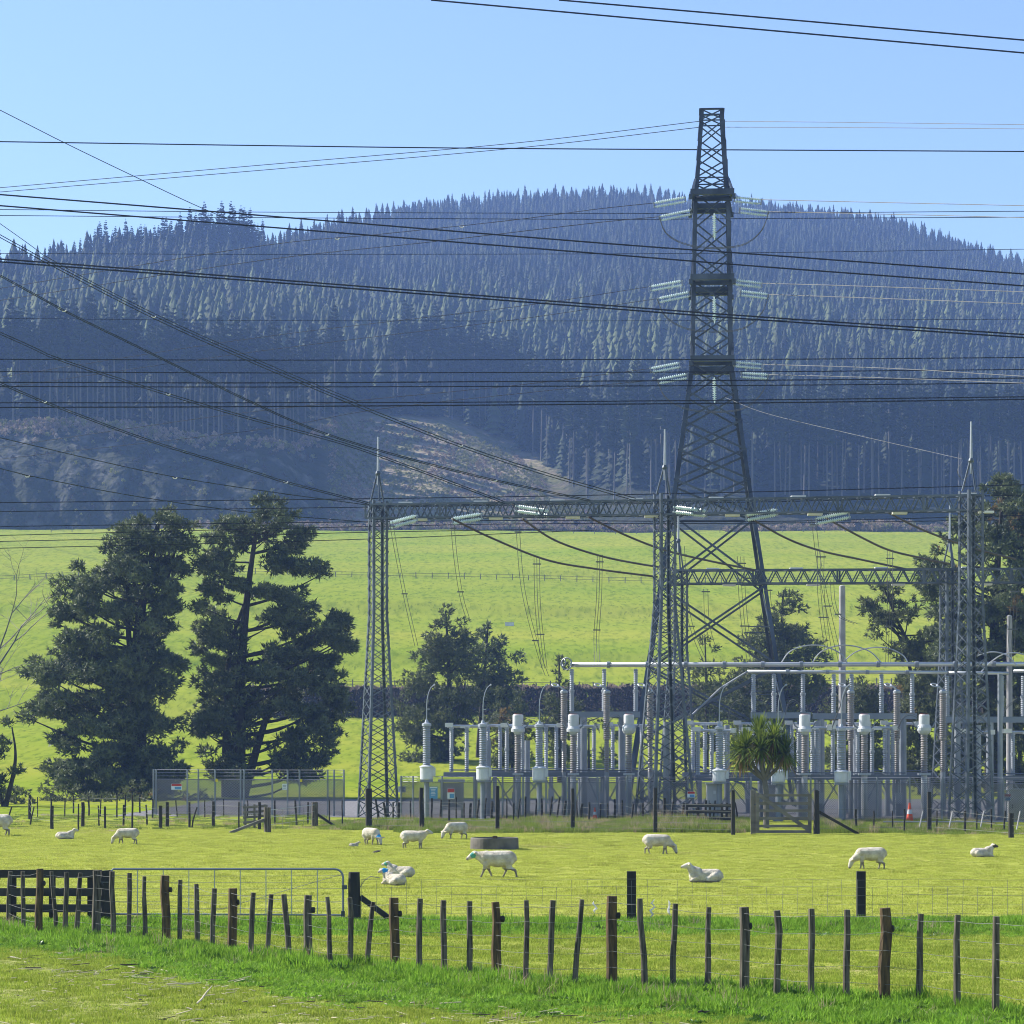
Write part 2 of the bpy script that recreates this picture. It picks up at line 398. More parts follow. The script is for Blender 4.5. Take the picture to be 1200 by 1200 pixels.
# ------------------------------------------------------------------ plantation conifers
m_bark = mat('pine_bark', (.070, .058, .045), (.13, .11, .09), 1.5, .95, bump=.5, bscale=6)
m_pole = mat('pale_pine_bark', (.07, .065, .058), (.17, .155, .14), .4, .95)
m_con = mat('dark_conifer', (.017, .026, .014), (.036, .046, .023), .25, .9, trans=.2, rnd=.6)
m_con2 = mat('mid_conifer', (.052, .068, .028), (.090, .108, .042), .25, .9, trans=.2, rnd=.5)  # paler needles for the mid-slope band, sun on that slope painted in
def conifer_crown(seed, z0, rad, nwh, nbr, top=1.0):
    r = np.random.default_rng(seed); v = []; f = []
    for w in range(nwh):
        u = (w+.5*r.random())/nwh; z = z0+(top-z0)*u
        rr = rad*((1-u)**.75)*(1 if z0 < .3 else min(1, .45+u*3))+.006
        for k in range(nbr):
            a = 6.283*(k/nbr)+r.uniform(-.5, .5)+w*1.3
            l = rr*r.uniform(.6, 1.2); dz = l*r.uniform(-.15, .55)
            dx, dy = math.cos(a), math.sin(a); hw = l*r.uniform(.28, .45)+.004
            p0 = np.array((0, 0, z)); p2 = np.array((dx*l, dy*l, z+dz)); mid = p0*.45+p2*.55
            s = np.array((-dy, dx, r.uniform(-.4, .4)))*hw; up = np.array((0, 0, 1))*hw*r.uniform(.5, .9)
            b0 = len(v); v += [p0, mid+s, p2, mid-s]; f.append((b0, b0+1, b0+2, b0+3))
            b0 = len(v); v += [p0-up*.3, mid-up, p2, mid+up*1.0]; f.append((b0, b0+1, b0+2, b0+3))
    b0 = len(v); v += [np.array(q) for q in ((.006, 0, top-.07), (0, .006, top-.07), (-.006, -.004, top-.07), (0, 0, top+.02))]
    f += [(b0, b0+1, b0+3, b0+3)[:4]] if False else []
    return np_mesh(np.array(v), np.array(f))
def skirt_crown(seed, z0, rad, nl, nb):
    r = np.random.default_rng(seed); v = []; f = []
    for w in range(nl):
        u = (w+.3*r.random())/nl; z = z0+(1-z0)*u; h = (1-z0)/nl*r.uniform(1.5, 2.1)
        rr = rad*(1-u)**.82*r.uniform(.82, 1.15)+.008; ox, oy = r.normal(0, .012, 2)*(1-u)
        b0 = len(v); v.append((ox*.3, oy*.3, min(1.02, z+h)))
        ph = r.uniform(0, 6.28)
        for k in range(2*nb):
            a = ph+math.pi*k/nb+r.normal(0, .10); l = rr*(r.uniform(.8, 1.25) if k % 2 else r.uniform(.42, .62))
            v.append((ox+math.cos(a)*l, oy+math.sin(a)*l, z+(-.02 if k % 2 else .015)*r.uniform(.2, 1.4)+r.normal(0, .008)))
        f += [(b0, b0+1+k, b0+1+(k+1) % (2*nb)) for k in range(2*nb)]
    return np_mesh(np.array(v), np.array(f))
def conifer_full(seed, mt, z0=.05, rad=.18, nwh=11, nbr=8):
    return proto('conifer', skirt_crown(seed, z0, rad, nwh, nbr), mt)
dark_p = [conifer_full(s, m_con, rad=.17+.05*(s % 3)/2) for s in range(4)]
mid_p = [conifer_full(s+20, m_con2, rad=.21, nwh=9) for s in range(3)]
def hill_at(px, s):
    return hill_pt(px, 1+s)
pts = []; scl = []; pid = []
s_d = 0
dd = 700.0
for px in np.arange(-700, 1900, 5):
    pass
rowd = np.arange(0, 1000, 6.6)
for r0 in rowd:
    half = 1350/FPX*(760+r0)
    for X in np.arange(-half, half, 5.4):
        Y = 742+r0+random.uniform(-3.5, 3.5); x = X+random.uniform(-2.5, 2.5)
        px = CX+x/Y*FPX
        pyb, db = bank(px); dr = d_ridge(px)
        s = (Y-db)/(dr-db)
        if s < .015 or s > 1.03: continue
        hxx, hyy, hzz = hill_pt(px, 1+s)
        py = HY-(hzz-CAMZ)*FPX/Y
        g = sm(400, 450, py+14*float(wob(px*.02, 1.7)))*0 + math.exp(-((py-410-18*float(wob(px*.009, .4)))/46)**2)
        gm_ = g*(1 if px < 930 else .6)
        pts.append((x, Y, hzz-.5)); big = random.choice((.72, .85, 1, 1.1, 1.25))*random.uniform(.92, 1.08)
        hgt = (14.5-3.8*min(1, s*1.3)+4.5*g+5*sm(320, 200, px)*s)*big*(1.2 if s < .08 else 1)
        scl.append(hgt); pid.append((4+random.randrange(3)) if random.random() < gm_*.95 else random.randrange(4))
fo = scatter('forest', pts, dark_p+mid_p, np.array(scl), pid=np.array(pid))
tag(fo, 'dense dark conifer plantation covering the whole hillside', 'forest', kind='stuff')
print('forest', len(pts))

# individual pines: the tall front rank with bare stems and the ragged crest at the left
def stem_tree(seed, z0, rad, nwh, mt, cap):
    root = bpy.data.objects.new('pine_tree', None)
    tr = MB().tube([(0, 0, -.03), (.004, 0, .4), (0, .003, .96)], [.0085, .007, .002], 5).build('trunk', m_pole)
    cr = finish('crown', conifer_crown(seed, z0, rad, nwh, 7), mt)
    tr.parent = root; cr.parent = root; COL.objects.link(root)
    return root
front = [stem_tree(s+50, .52, .105+.02*(s % 2), 13, m_con, 0) for s in range(4)]
crest = [stem_tree(s+70, .15, .15, 20, m_con, 0) for s in range(3)]
used = set()
def put(src, p, h, label, group):
    o = src if src not in used else copy_tree(src); used.add(src)
    o.location = p; o.scale = (h*random.uniform(.85, 1.15),)*2+(h,); o.rotation_euler = (random.uniform(-.02, .02), random.uniform(-.02, .02), random.uniform(0, 6.28))
    tag(o, label, 'tree', group)
zones = ((-25, 395, 82, 'bare-stemmed tall pine above the grey cliff at the hill foot', 'tall pines ranked above the cliff'),
         (462, 655, 46, 'bare-stemmed tall pine along the top edge of the cleared patch', 'tall pines above the cleared patch'),
         (655, 1225, 104, 'bare-stemmed tall pine in shade at the hill foot behind the pylon', 'tall pines at the hill foot behind the pylon'))
for x0, x1, n, lab, grp in zones:
    for k in range(n):
        px = x0+(x1-x0)*(k+random.random())/n; s = random.choice((.004, .012, .022, .035))*random.uniform(.7, 1.3)+(.018 if 440 < px < 655 else 0)
        p = hill_pt(px, 1+s); put(front[k % 4], p, random.uniform(27, 37), lab, grp)
for k in range(50):
    px = pl((k+.7*random.random())/50, [0, .25, .5, .75, 1], [-12, 120, 190, 245, 312])
    tall = pl(px, [0, 60, 125, 200, 235, 290, 312], [16, 17, 21, 19, 25, 25, 17])
    p = hill_pt(px, 2-random.uniform(0, .035)); put(crest[k % 3], p, tall*random.uniform(.8, 1.12), 'spiky tall conifer on the ragged skyline crest at the left', 'skyline conifers on the left crest')

# ------------------------------------------------------------------ scrub
def bush_mesh(seed, n=46, w=.26):
    r = np.random.default_rng(seed); v = []; f = []
    for i in range(n):
        th, ph = r.uniform(0, 6.283), r.uniform(0, 1.35); rad = r.uniform(.55, 1.0)
        c = np.array((math.cos(th)*math.sin(ph)*rad*.6, math.sin(th)*math.sin(ph)*rad*.6, math.cos(ph)*rad*.8))
        d = c/np.linalg.norm(c)+r.normal(0, .5, 3); d /= np.linalg.norm(d); s = np.cross(d, r.normal(0, 1, 3)); s /= np.linalg.norm(s)
        b0 = len(v); v += [c-d*w*.6, c+s*w*.45, c+d*w, c-s*w*.45]; f.append((b0, b0+1, b0+2, b0+3))
    return np_mesh(np.array(v), np.array(f))
m_brown = mat('brown_scrub', (.19, .14, .10), (.31, .235, .17), .8, .95, trans=.2, rnd=.3)
m_heath = mat('dry_heather', (.25, .19, .15), (.36, .28, .22), .8, .95, trans=.2, rnd=.3)
m_green = mat('green_scrub', (.15, .16, .05), (.27, .25, .09), .8, .95, trans=.2, rnd=.3)
m_dk = mat('dark_bank_scrub', (.030, .024, .020), (.062, .044, .036), .8, .95, rnd=.3)
brn = [proto('bush', bush_mesh(s), m_brown) for s in range(2)]; hea = [proto('bush', bush_mesh(s+5), m_heath) for s in range(2)]
grn = [proto('bush', bush_mesh(s+9), m_green) for s in range(2)]; dkb = [proto('bush', bush_mesh(s+14), m_dk) for s in range(2)]
pts = []; scl = []; pid = []
for k in range(4200):                                # cleared patch
    px = random.uniform(385, 690); t = random.random()**.9
    if px > 640 and t > .6: continue
    pts.append(hill_pt(px, t)); scl.append(random.uniform(.4, 1.25)); q = float(wob(px*.05, t*7)); pid.append(random.choice((4, 5)) if q > -.1 else random.choice((0, 1, 2, 3)))
for k in range(1500):                                # dry growth along the cliff top
    px = random.uniform(-60, 395); t = 1-abs(random.gauss(0, .07)); 
    if random.random() > pl(px, [-60, 60, 110, 170, 230, 300, 360, 395], [.9, 1, .8, .7, .35, .12, .8, .5]): continue
    pts.append(hill_pt(px, max(.6, t))); scl.append(random.uniform(.8, 2.2)); pid.append(random.choice((2, 3)) if random.random() < .7 else random.choice((4, 5)))
for k in range(420):                                 # on the cliff face
    px = random.uniform(-60, 380); pts.append(hill_pt(px, random.uniform(.02, .9))); scl.append(random.uniform(.5, 1.6)); pid.append(random.choice((4, 6, 7, 6, 7)))
for k in range(5200):                                # brown strip along the field's far edge
    px = random.uniform(150, 1400); d = random.uniform(689, 704)+7*float(wob(px*.02, 2)); x = xat(px, d)
    if abs(px-820) < 30 or px < 330 and random.random() < .8: continue
    pts.append((x, d, float(gz(x, d))-.2+max(0, d-700)*.15)); scl.append(random.uniform(.8, 2.0)*(1.6 if 1000 < px < 1070 else 1)); pid.append(random.choice((0, 1, 0, 1, 2, 3, 4, 6)))
tag(scatter('scrub', pts, brn+hea+grn+dkb, np.array(scl), pid=np.array(pid)), 'brown and olive scrub along the hill foot, cleared patch and cliff', 'scrub')
pts = []; scl = []; pid = []
for k in range(5200):                                # the dark scarp below the field
    px = random.uniform(285, 1300); d = random.uniform(319, 337)+1.5*float(wob(px*.03, 5)); x = xat(px, d)
    pts.append((x, d, float(gz(x, d))-.15)); scl.append(random.uniform(.5, 1.15)); pid.append(0 if random.random() < .5 else 1)
    if d > 333 and random.random() < .8: pid[-1] = 2
tag(scatter('bank_scrub', pts, dkb+brn[:1], np.array(scl), pid=np.array(pid)), 'dark dead scrub covering the steep bank across the field', 'scrub')
# ------------------------------------------------------------------ steel and cable
m_steel = mat('weathered_galvanised_steel', (.034, .044, .058), (.085, .102, .126), .7, .38, metal=.45, spec=.5)
m_galv = mat('galvanised_steel', (.17, .19, .22), (.27, .29, .32), .9, .5, metal=.35, spec=.5)
m_galvl = mat('bright_galvanised_steel', (.30, .32, .35), (.42, .44, .47), 1.2, .45, metal=.3, spec=.5)
m_alu = mat('aluminium_tube', (.42, .43, .44), (.55, .55, .56), .8, .38, metal=.6, spec=.5)
m_cable = mat('dark_cable', (.016, .018, .022), (.028, .030, .034), .5, .95, spec=.05)
m_cable2 = mat('grey_cable', (.10, .105, .11), (.15, .155, .16), .5, .8, spec=.2)
m_brown_cable = mat('bronze_cable', (.060, .045, .032), (.10, .078, .055), .5, .6)
m_glass = mat('pale_glass_discs', (.62, .74, .73), (.80, .88, .87), 2, .2, spec=.9, trans=.3)
m_porc = mat('grey_porcelain', (.24, .26, .29), (.34, .36, .39), .6, .32, spec=.6)
m_porcb = mat('brown_grey_porcelain', (.20, .185, .18), (.29, .265, .25), .6, .3, spec=.6)
m_white = mat('white_enamel', (.46, .48, .50), (.64, .65, .66), 1.6, .4, spec=.5)
m_spacer = mat('pale_spacer', (.70, .69, .66), None, 2, .4)

def catmull(P, n=10):
    P = [np.array(p, float) for p in P]
    if len(P) == 2: return [P[0]+(P[1]-P[0])*i/n for i in range(n+1)]
    P = [2*P[0]-P[1]]+P+[2*P[-1]-P[-2]]; out = []
    for i in range(1, len(P)-2):
        a, b, c, d = P[i-1:i+3]
        for k in range(n):
            t = k/n; out.append(.5*((2*b)+(-a+c)*t+(2*a-5*b+4*c-d)*t*t+(-a+3*b-3*c+d)*t**3))
    out.append(P[-2]); return out
def extend(P, left, right, ln=420):
    P = [tuple(map(float, p)) for p in P]
    def ext(a, b):
        v = np.array(a)-np.array(b); v = v/abs(v[0])*ln; return tuple(np.array(a)+v)
    if left: P = [ext(P[0], P[1])]+P
    if right: P = P+[ext(P[-1], P[-2])]
    return P
def span(P, d0, d1, n=12, ext=True):
    """pixel polyline whose ends lie d0 and d1 metres off: a cable in space (straight in plan)."""
    x0, x1 = P[0][0], P[-1][0]
    Q = extend(P, ext and P[0][0] <= 0, ext and P[-1][0] >= 1200)
    out = []
    for q in catmull(Q, n):
        t = (q[0]-x0)/(x1-x0) if abs(x1-x0) > 1e-6 else 0
        inv = (1-t)/d0+t/d1; out.append(at(q[0], q[1], 1/max(inv, .0015)))
    return out
def cable(label, P, d0, d1, rpx=.55, twin=0.0, spacers=(), group=None, material=None, name='power_cable', cat='cable', ext=True):
    pts = span(P, d0, d1, ext=ext); dm = (d0+d1)/2
    def tb(off):
        return MB().tube([p+off for p in pts], [rpx*p.y/FPX for p in pts], 6)
    mt = material or m_cable
    if not twin and not spacers:
        o = tb(Vector((0,0,0))).build(name, mt); return tag(o, label, cat, group)
    root = empty(name, pts[0], label, cat, group)
    offs = [Vector((0, 0, 0)), Vector((0, .02, -twin*dm/FPX))] if twin else [Vector((0, 0, 0))]
    for f in offs:
        o = tb(f-pts[0]).build('strand', mt, root)
    for sx in spacers:
        p = min(pts, key=lambda q: abs(CX+q.x/q.y*FPX-sx)); k = p.y/FPX
        b = MB().tube([p+Vector((-2.6*k, 0, -.2*k)), p+Vector((-1.2*k, 0, -1.9*k)), p+Vector((1.4*k, 0, -1.9*k)), p+Vector((2.6*k, 0, -.4*k))], .62*k, 5)
        o = b.build('spacer', m_spacer, root); o.data.transform(Matrix.Translation(-pts[0]))
    return root

# lattice members -----------------------------------------------------------
def frame_at(levels, z):
    zs = [l[0] for l in levels]; return (np.interp(z, zs, [l[1] for l in levels]), np.interp(z, zs, [l[2] for l in levels]))
CORN = ((-1, -1), (1, -1), (1, 1), (-1, 1))
def lattice_tower(root, levels, panels, lw, bw, cross=True, mt=None, horiz=()):
    """levels: (z, half x, half y) from the foot up; panels: heights where braces meet the legs."""
    mt = mt or m_steel
    for cx, cy in CORN:
        b = MB()
        for (z0, a0, c0), (z1, a1, c1) in zip(levels[:-1], levels[1:]):
            b.angle((cx*a0, cy*c0, z0), (cx*a1, cy*c1, z1), lw, lw*.22, (-cx, 0, 0), (0, -cy, 0))
        b.build('leg', mt, root)
    for k in range(4):
        b = MB(); (ax, ay), (bx, by) = CORN[k], CORN[(k+1) % 4]
        for i, (z0, z1) in enumerate(zip(panels[:-1], panels[1:])):
            h0, h1 = frame_at(levels, z0), frame_at(levels, z1); ins = .985
            A0, B0 = Vector((ax*h0[0]*ins, ay*h0[1]*ins, z0)), Vector((bx*h0[0]*ins, by*h0[1]*ins, z0))
            A1, B1 = Vector((ax*h1[0]*ins, ay*h1[1]*ins, z1)), Vector((bx*h1[0]*ins, by*h1[1]*ins, z1))
            w = bw*(1 if not cross else (.48+.36*min(2.2, h0[0])))
            nrm = Vector(((ax+bx), (ay+by), 0)).normalized()
            if cross:
                b.bar(A0, B1, w, w*.6, nrm); b.bar(B0+nrm*.03, A1+nrm*.03, w, w*.6, nrm)
            elif (i+k) % 2: b.bar(A0, B1, w, w*.6, nrm)
            else: b.bar(B0, A1, w, w*.6, nrm)
            if z0 in horiz: b.bar(A0-nrm*.04, B0-nrm*.04, w, w*.7, nrm)
        b.build('bracing', mt, root)

# the transmission tower ------------------------------------------------------
TD = 160.0; TX = xat(834, TD); TYAW = R(-3.6)
def tz(py): return zat(py, TD)
tower = empty('transmission_tower', (TX, TD, 0), 'tall grey steel lattice transmission tower rising behind the switchyard', 'transmission tower', None, TYAW)
k = TD/FPX/2
lv = [(0, 203*k, 203*k), (tz(770), 148*k, 148*k), (tz(575), 90*k, 90*k), (tz(427), 49*k, 49*k), (tz(333), 46*k, 46*k), (tz(228), 42*k, 42*k), (tz(213), 38*k, 38*k), (tz(131), 27*k, 27*k)]
pn = [0, tz(868), tz(782), tz(690), tz(606), tz(566), tz(531), tz(497), tz(462), tz(428), tz(396), tz(364), tz(333), tz(299), tz(264), tz(230), tz(212), tz(191), tz(168), tz(144), tz(131)]
lattice_tower(tower, lv, pn, .235, .10, True, horiz=(tz(428), tz(333), tz(230), tz(212), tz(144), tz(131), tz(606)))
b = MB()                                                      # extra horizontals and K members low down
for z in (tz(682), tz(738), tz(812)):
    a, c = frame_at(lv, z)
    for (x0, y0), (x1, y1) in zip(CORN, CORN[1:]+CORN[:1]):
        A, B = Vector((x0*a, y0*c, z)), Vector((x1*a, y1*c, z)); M_ = (A+B)/2
        b.bar(A, A+(M_-A)*.42, .07); b.bar(B, B+(M_-B)*.42, .07)
b.build('redundant_members', m_steel, tower)
b = MB(); q_ = 27*k
for (x0, y0), (x1, y1) in zip(CORN, CORN[1:]+CORN[:1]): b.bar((x0*q_, y0*q_, tz(131)), (x1*q_, y1*q_, tz(131)), .14, .10)
b.build('cap_frame', m_steel, tower)
for py, lev in ((236, 'top'), (334, 'middle'), (428, 'lowest')):
    z = tz(py); a, c = frame_at(lv, z); a2, c2 = frame_at(lv, z+1.1)
    for s in (-1, 1):
        b = MB(); tipy = s*2.75; tw = 1.22
        for sx in (-1, 1):
            b.bar((sx*a, s*c, z), (sx*tw, tipy, z), .16); b.bar((sx*a2, s*c2, z+1.15), (sx*tw, tipy, z+.12), .13)
            b.bar((sx*a, s*c, z+.55), (sx*(a+tw)/2, (s*c+tipy)/2, z), .08)
            b.bar((sx*a2, s*c2, z+1.1), (sx*(a+tw)/2, (s*c+tipy)/2, z), .08)
        b.bar((-a, s*c, z), (tw, tipy, z), .09); b.bar((a, s*c, z+.05), (-tw, tipy, z+.05), .09)
        b.box((0, tipy, z), (2*tw+.25, .24, .36)); b.box((0, s*c, z-.05), (2*a+.2, .14, .34))
        for sx in (-1, 1): b.box((sx*(tw+.1), tipy, z-.28), (.22, .2, .3))
        b.build('crossarm', m_steel, tower)

def disc_string(label, p0, p1, n=13, r=.095, sep=.25, group='glass insulator strings', both=True):
    p0, p1 = Vector(p0), Vector(p1); root = empty('insulator_string', p0, label, 'insulator', group)
    ax = (p1-p0); ln = ax.length; ax.normalize()
    dn = Vector((0, 0, -1))-ax*(-ax.z); dn = dn.normalized() if dn.length > .3 else Vector((1, 0, 0))
    for j in ((0, 1) if both else (0,)):
        prof = [(.03, 0)]; s = ln*.84/n; o0 = ln*.08
        for i in range(n):
            h = o0+i*s; prof += [(.035, h), (r, h+s*.15), (r*.9, h+s*.42), (.05, h+s*.62)]
        prof += [(.03, ln)]
        b = MB().lathe(prof, (dn*sep*j) if both else (0,0,0), 10, ax); b.build('disc_stack', m_glass, root)
    if both:
        b = MB()
        for t in (.03, .97):
            b.bar(ax*ln*t-dn*.06, ax*ln*t+dn*(sep+.06), .07)
        b.build('yoke_plate', m_galv, root)
    return root
LEVN = {0: 'top', 1: 'middle', 2: 'lowest'}
ends = [((804, 231), (765, 238), (811, 246), (772, 254), (860, 231), (893, 234), (866, 244), (901, 248)),
        ((800, 329), (761, 336), (809, 342), (770, 350), (860, 328), (894, 332), (867, 341), (901, 345)),
        ((797, 425), (761, 432), (806, 438), (770, 445), (860, 424), (894, 427), (868, 437), (901, 439))]
for li, e in enumerate(ends):
    for j, (side, wh, d) in enumerate((('left', 'upper', 157.3), ('left', 'lower', 162.6), ('right', 'upper', 157.3), ('right', 'lower', 162.6))):
        a, c = e[2*j], e[2*j+1]
        disc_string('%s of two glass insulator strings pulling %s from the tower\'s %s crossarm' % (wh, side, LEVN[li]), at(*a, d), at(*c, d))
    zt = (236, 334, 428)[li]
    disc_string('glass insulator string hanging straight down inside the tower below its %s crossarm' % LEVN[li], at(837, zt+14, 157.0), at(837.5, zt+45, 157.0), 10, .12, both=False)
    L_, R_ = e[3], e[7]; z = zt
    cable('jumper loop sagging under the tower\'s %s crossarm' % LEVN[li], [L_, (L_[0]+10, L_[1]+20), (L_[0]+33, z+50), (837, z+54), (R_[0]-30, z+50), (R_[0]-9, R_[1]+22), R_], 157.0, 157.0, .42, 1.2, group='jumper loops on the tower', material=m_cable2, name='jumper_cable')
# tower conductors (far, thin): left and right spans
TW = [('earth wire leaving the left of the tower peak, upper of two', [(0,220),(300,194),(600,168),(821,142)], 330, 159, .40),
      ('earth wire leaving the left of the tower peak, lower of two', [(0,225),(300,200),(600,174),(821,149)], 335, 161, .40),
      ('earth wire leaving the right of the tower peak, upper of two', [(850,142),(1000,143.5),(1200,146)], 159, 120, .38),
      ('earth wire leaving the right of the tower peak, lower of two', [(850,149),(1000,149.5),(1200,151)], 161, 122, .38),
      ('thin conductor running left from the tower\'s top crossarm, upper of two', [(0,338),(300,289),(450,274),(600,258),(700,245),(765,238)], 330, 157, .42),
      ('thin conductor running left from the tower\'s top crossarm, lower of two', [(0,352),(300,306),(500,284),(690,262),(772,254)], 330, 162, .42),
      ('thin conductor running right from the tower\'s top crossarm, upper of two', [(893,234),(1000,236.5),(1200,241)], 157, 120, .5),
      ('thin conductor running right from the tower\'s top crossarm, lower of two', [(901,248),(1040,251),(1200,255)], 162, 122, .5),
      ('thin conductor running left from the tower\'s middle crossarm, upper of two', [(0,442),(300,396),(600,360),(761,336)], 330, 157, .32),
      ('thin conductor running left from the tower\'s middle crossarm, lower of two', [(0,455),(300,412),(600,375),(770,350)], 330, 162, .32),
      ('thin conductor running right from the tower\'s middle crossarm, upper of two', [(894,332),(1000,335),(1200,342)], 157, 120, .5),
      ('thin conductor running right from the tower\'s middle crossarm, lower of two', [(901,345),(1040,350),(1200,356)], 162, 122, .5),
      ('thin conductor running left from the tower\'s lowest crossarm, upper of two', [(0,524),(300,482),(600,452),(761,432)], 330, 157, .36),
      ('thin conductor running left from the tower\'s lowest crossarm, lower of two', [(0,538),(300,504),(440,480),(620,460),(770,445)], 330, 162, .36),
      ('thin conductor running right from the tower\'s lowest crossarm, upper of two', [(894,427),(1050,432),(1200,441)], 157, 120, .5),
      ('thin conductor running right from the tower\'s lowest crossarm, lower of two', [(901,439),(1040,443),(1200,449)], 162, 122, .5)]
for lab, P, d0, d1, r in TW:
    sp = (390, 535) if 'top crossarm, upper' in lab and 'left' in lab else ()
    cable(lab, P, d0, d1, r, 0, sp, group='conductors of the lattice tower', material=m_cable if P[0][0] <= 0 else m_cable2, name='tower_conductor', cat='power line')  # right-hand spans take paler grey: glint put into the cable colour

# cables strung across the view in front -------------------------------------------
FR = [('heavy cable leaving the top edge of the view, lower of two', [(505,0),(850,31),(1200,62)], 150, 146, .95, 0),
      ('heavy cable leaving the top edge of the view, upper of two', [(655,0),(900,21),(1200,47)], 150, 146, .95, 0),
      ('single black cable crossing open sky behind the tower top', [(0,166),(300,170.5),(600,174),(1200,177.5)], 176, 174, .70, 0),
      ('black cable slanting across the hill crest, upper of two', [(0,228),(300,252),(700,284.5),(900,299),(1200,321)], 150, 141, .92, 0),
      ('black cable slanting across the hill crest, lower of two', [(0,241),(300,265),(700,297),(900,313),(1200,335)], 150, 141, .92, 0),
      ('thick twin cable slanting across the wooded hill through mid tower', [(0,303.5),(300,326),(700,357),(900,372),(1200,392)], 150, 141, .95, 3.4),
      ('level thin cable near the skyline trees, upper of two', [(0,245.5),(300,248.5),(700,250),(900,249.5),(1200,247.5)], 185, 185, .42, 0),
      ('level thin cable near the skyline trees, lower of two', [(0,252.5),(300,255),(700,257),(900,256),(1200,254.5)], 187, 187, .42, 0),
      ('faint level cable crossing the upper forest', [(0,297),(300,298),(700,297.5),(900,296),(1200,292)], 190, 190, .34, 0),
      ('faint level cable crossing the middle of the forest', [(0,373),(300,375.5),(700,376),(1200,374)], 190, 190, .3, 0),
      ('level black cable over the forest foot, topmost of a stack of six', [(0,421),(300,422),(600,421.5),(900,421),(1200,419)], 142, 140, .62, 0),
      ('level black cable over the forest foot, second from the top of six', [(0,435.5),(300,437),(600,436.5),(900,435.5),(1200,433)], 142, 140, .60, 0),
      ('level black cable over the forest foot, third from the top of six', [(0,448),(300,448.7),(600,447),(900,445.5),(1200,443)], 142, 140, .72, 0),
      ('level black cable over the forest foot, fourth from the top of six', [(0,453),(300,453.5),(600,452.7),(900,451.5),(1200,449)], 144, 142, .66, 0),
      ('level black cable over the forest foot, second from the bottom of six', [(0,472),(300,472),(600,471),(900,468.5),(1200,465)], 144, 142, .66, 0),
      ('level black cable over the forest foot, bottommost of a stack of six', [(0,477.5),(300,476.5),(600,474.5),(900,472),(1200,468)], 142, 140, .78, 0),
      ('dark level cable passing just above the front gantry beam', [(0,589),(300,586),(600,582),(900,576),(1200,568)], 150, 146, .56, 0),
      ('dark level cable passing behind the front gantry beam', [(0,599.5),(300,596),(600,592),(900,588),(1200,580)], 150, 146, .52, 0),
      ('dark level cable crossing the scrub strip below the gantry beam, highest', [(0,617),(300,613),(600,610),(900,611),(1200,604)], 152, 148, .50, 0),
      ('dark level cable crossing the scrub strip below the gantry beam, second', [(0,627.5),(300,620),(600,614),(900,613),(1200,609)], 152, 148, .46, 0),
      ('dark level cable crossing the field edge behind the pines, upper of two', [(0,634.5),(200,630),(420,624),(650,620)], 152, 150, .48, 0),
      ('dark level cable crossing the field edge behind the pines, lower of two', [(0,642.5),(200,638),(420,632),(700,621)], 152, 150, .48, 0)]
for lab, P, d0, d1, r, tw in FR:
    cable(lab, P, d0, d1, r, tw, group='cables strung across the view', cat='power line')
# slanting lines coming down from the upper left to the gantry
m_slant = mat('green_grey_cable', (.035, .040, .036), (.055, .060, .052), .5, .95, spec=.05)
SLN = [('thin single wire slanting down across the sky at the left', [(0,129),(75,167),(160,208),(237,244),(306,272)], 74, 1125, .45, 0, ()),
       ('twin cable slanting down from the left edge, topmost of those reaching the gantry', [(0,275),(60,308),(180,370),(300,424),(420,474),(540,521),(640,554),(745,584)], 112, 125, .50, 3.0, (181, 540)),
       ('thin single wire joining the topmost slanting twin cable', [(0,262),(60,304),(180,367),(300,421),(420,471)], 112, 117, .40, 0, ()),
       ('slanting twin cable under the topmost one, white spacers along it', [(0,322),(75,363),(150,400),(300,473),(383,508),(480,537),(580,562),(692,586)], 112, 126, .50, 1.6, (75, 383, 580)),
       ('slanting twin cable ending at the gantry beam left of its middle', [(0,389),(70,420),(197,461),(300,491),(400,518),(480,546),(592,588)], 112, 128, .50, 2.4, (197,)),
       ('slanting twin cable ending above the left lattice mast', [(0,448),(52,470),(180,517),(300,553),(335,564),(432,589)], 112, 130, .50, 2.0, (52, 335)),
       ('lower slanting cable ending at the left lattice mast', [(0,513),(120,541),(205,559),(300,574),(432,592)], 112, 130, .50, 0, (205,)),
       ('lowest slanting cable disappearing behind the pines', [(0,549),(32,557),(150,580),(290,600),(432,612)], 112, 133, .50, 0, (32,))]
for lab, P, d0, d1, r, tw, spx in SLN:
    cable(lab, P, d0, d1, r, tw, spx, group='cables slanting down to the gantry', material=m_slant, cat='power line')

# gantries ------------------------------------------------------------------------
def mast(name, px, d, ztop, hw, hb, zst, label, yaw, rod_py, ring_py):
    x = xat(px, d); root = empty(name, (x, d, 0), label, 'gantry mast', None, yaw)
    lv = [(0, hb, hb), (zst, hw, hw), (ztop, hw, hw)]
    ps = [0]; z = 0
    while z < ztop-.4:
        z += max(.62, 1.05*frame_at(lv, z)[0]*(1.0)); ps.append(min(z, ztop))
    lattice_tower(root, lv, ps, .13, .06, True, m_steel if False else m_mast)
    zr, zk = zat(rod_py, d), zat(ring_py, d)
    b = MB()
    for a in range(3):
        an = 2.1*a+.4; b.tube([(hw*.95*math.cos(an), hw*.95*math.sin(an), ztop), (.05*math.cos(an), .05*math.sin(an), zk)], .045, 6)
    b.lathe([(.10, zk-.1), (.14, zk), (.10, zk+.12)], (0, 0, 0), 10); b.build('rod_tripod', m_mast, root)
    MB().tube([(0, 0, zk-.6), (0, 0, zk+.4), (0, 0, zr)], [.075, .065, .04], 8).build('lightning_rod', m_galvl, root)
    return root
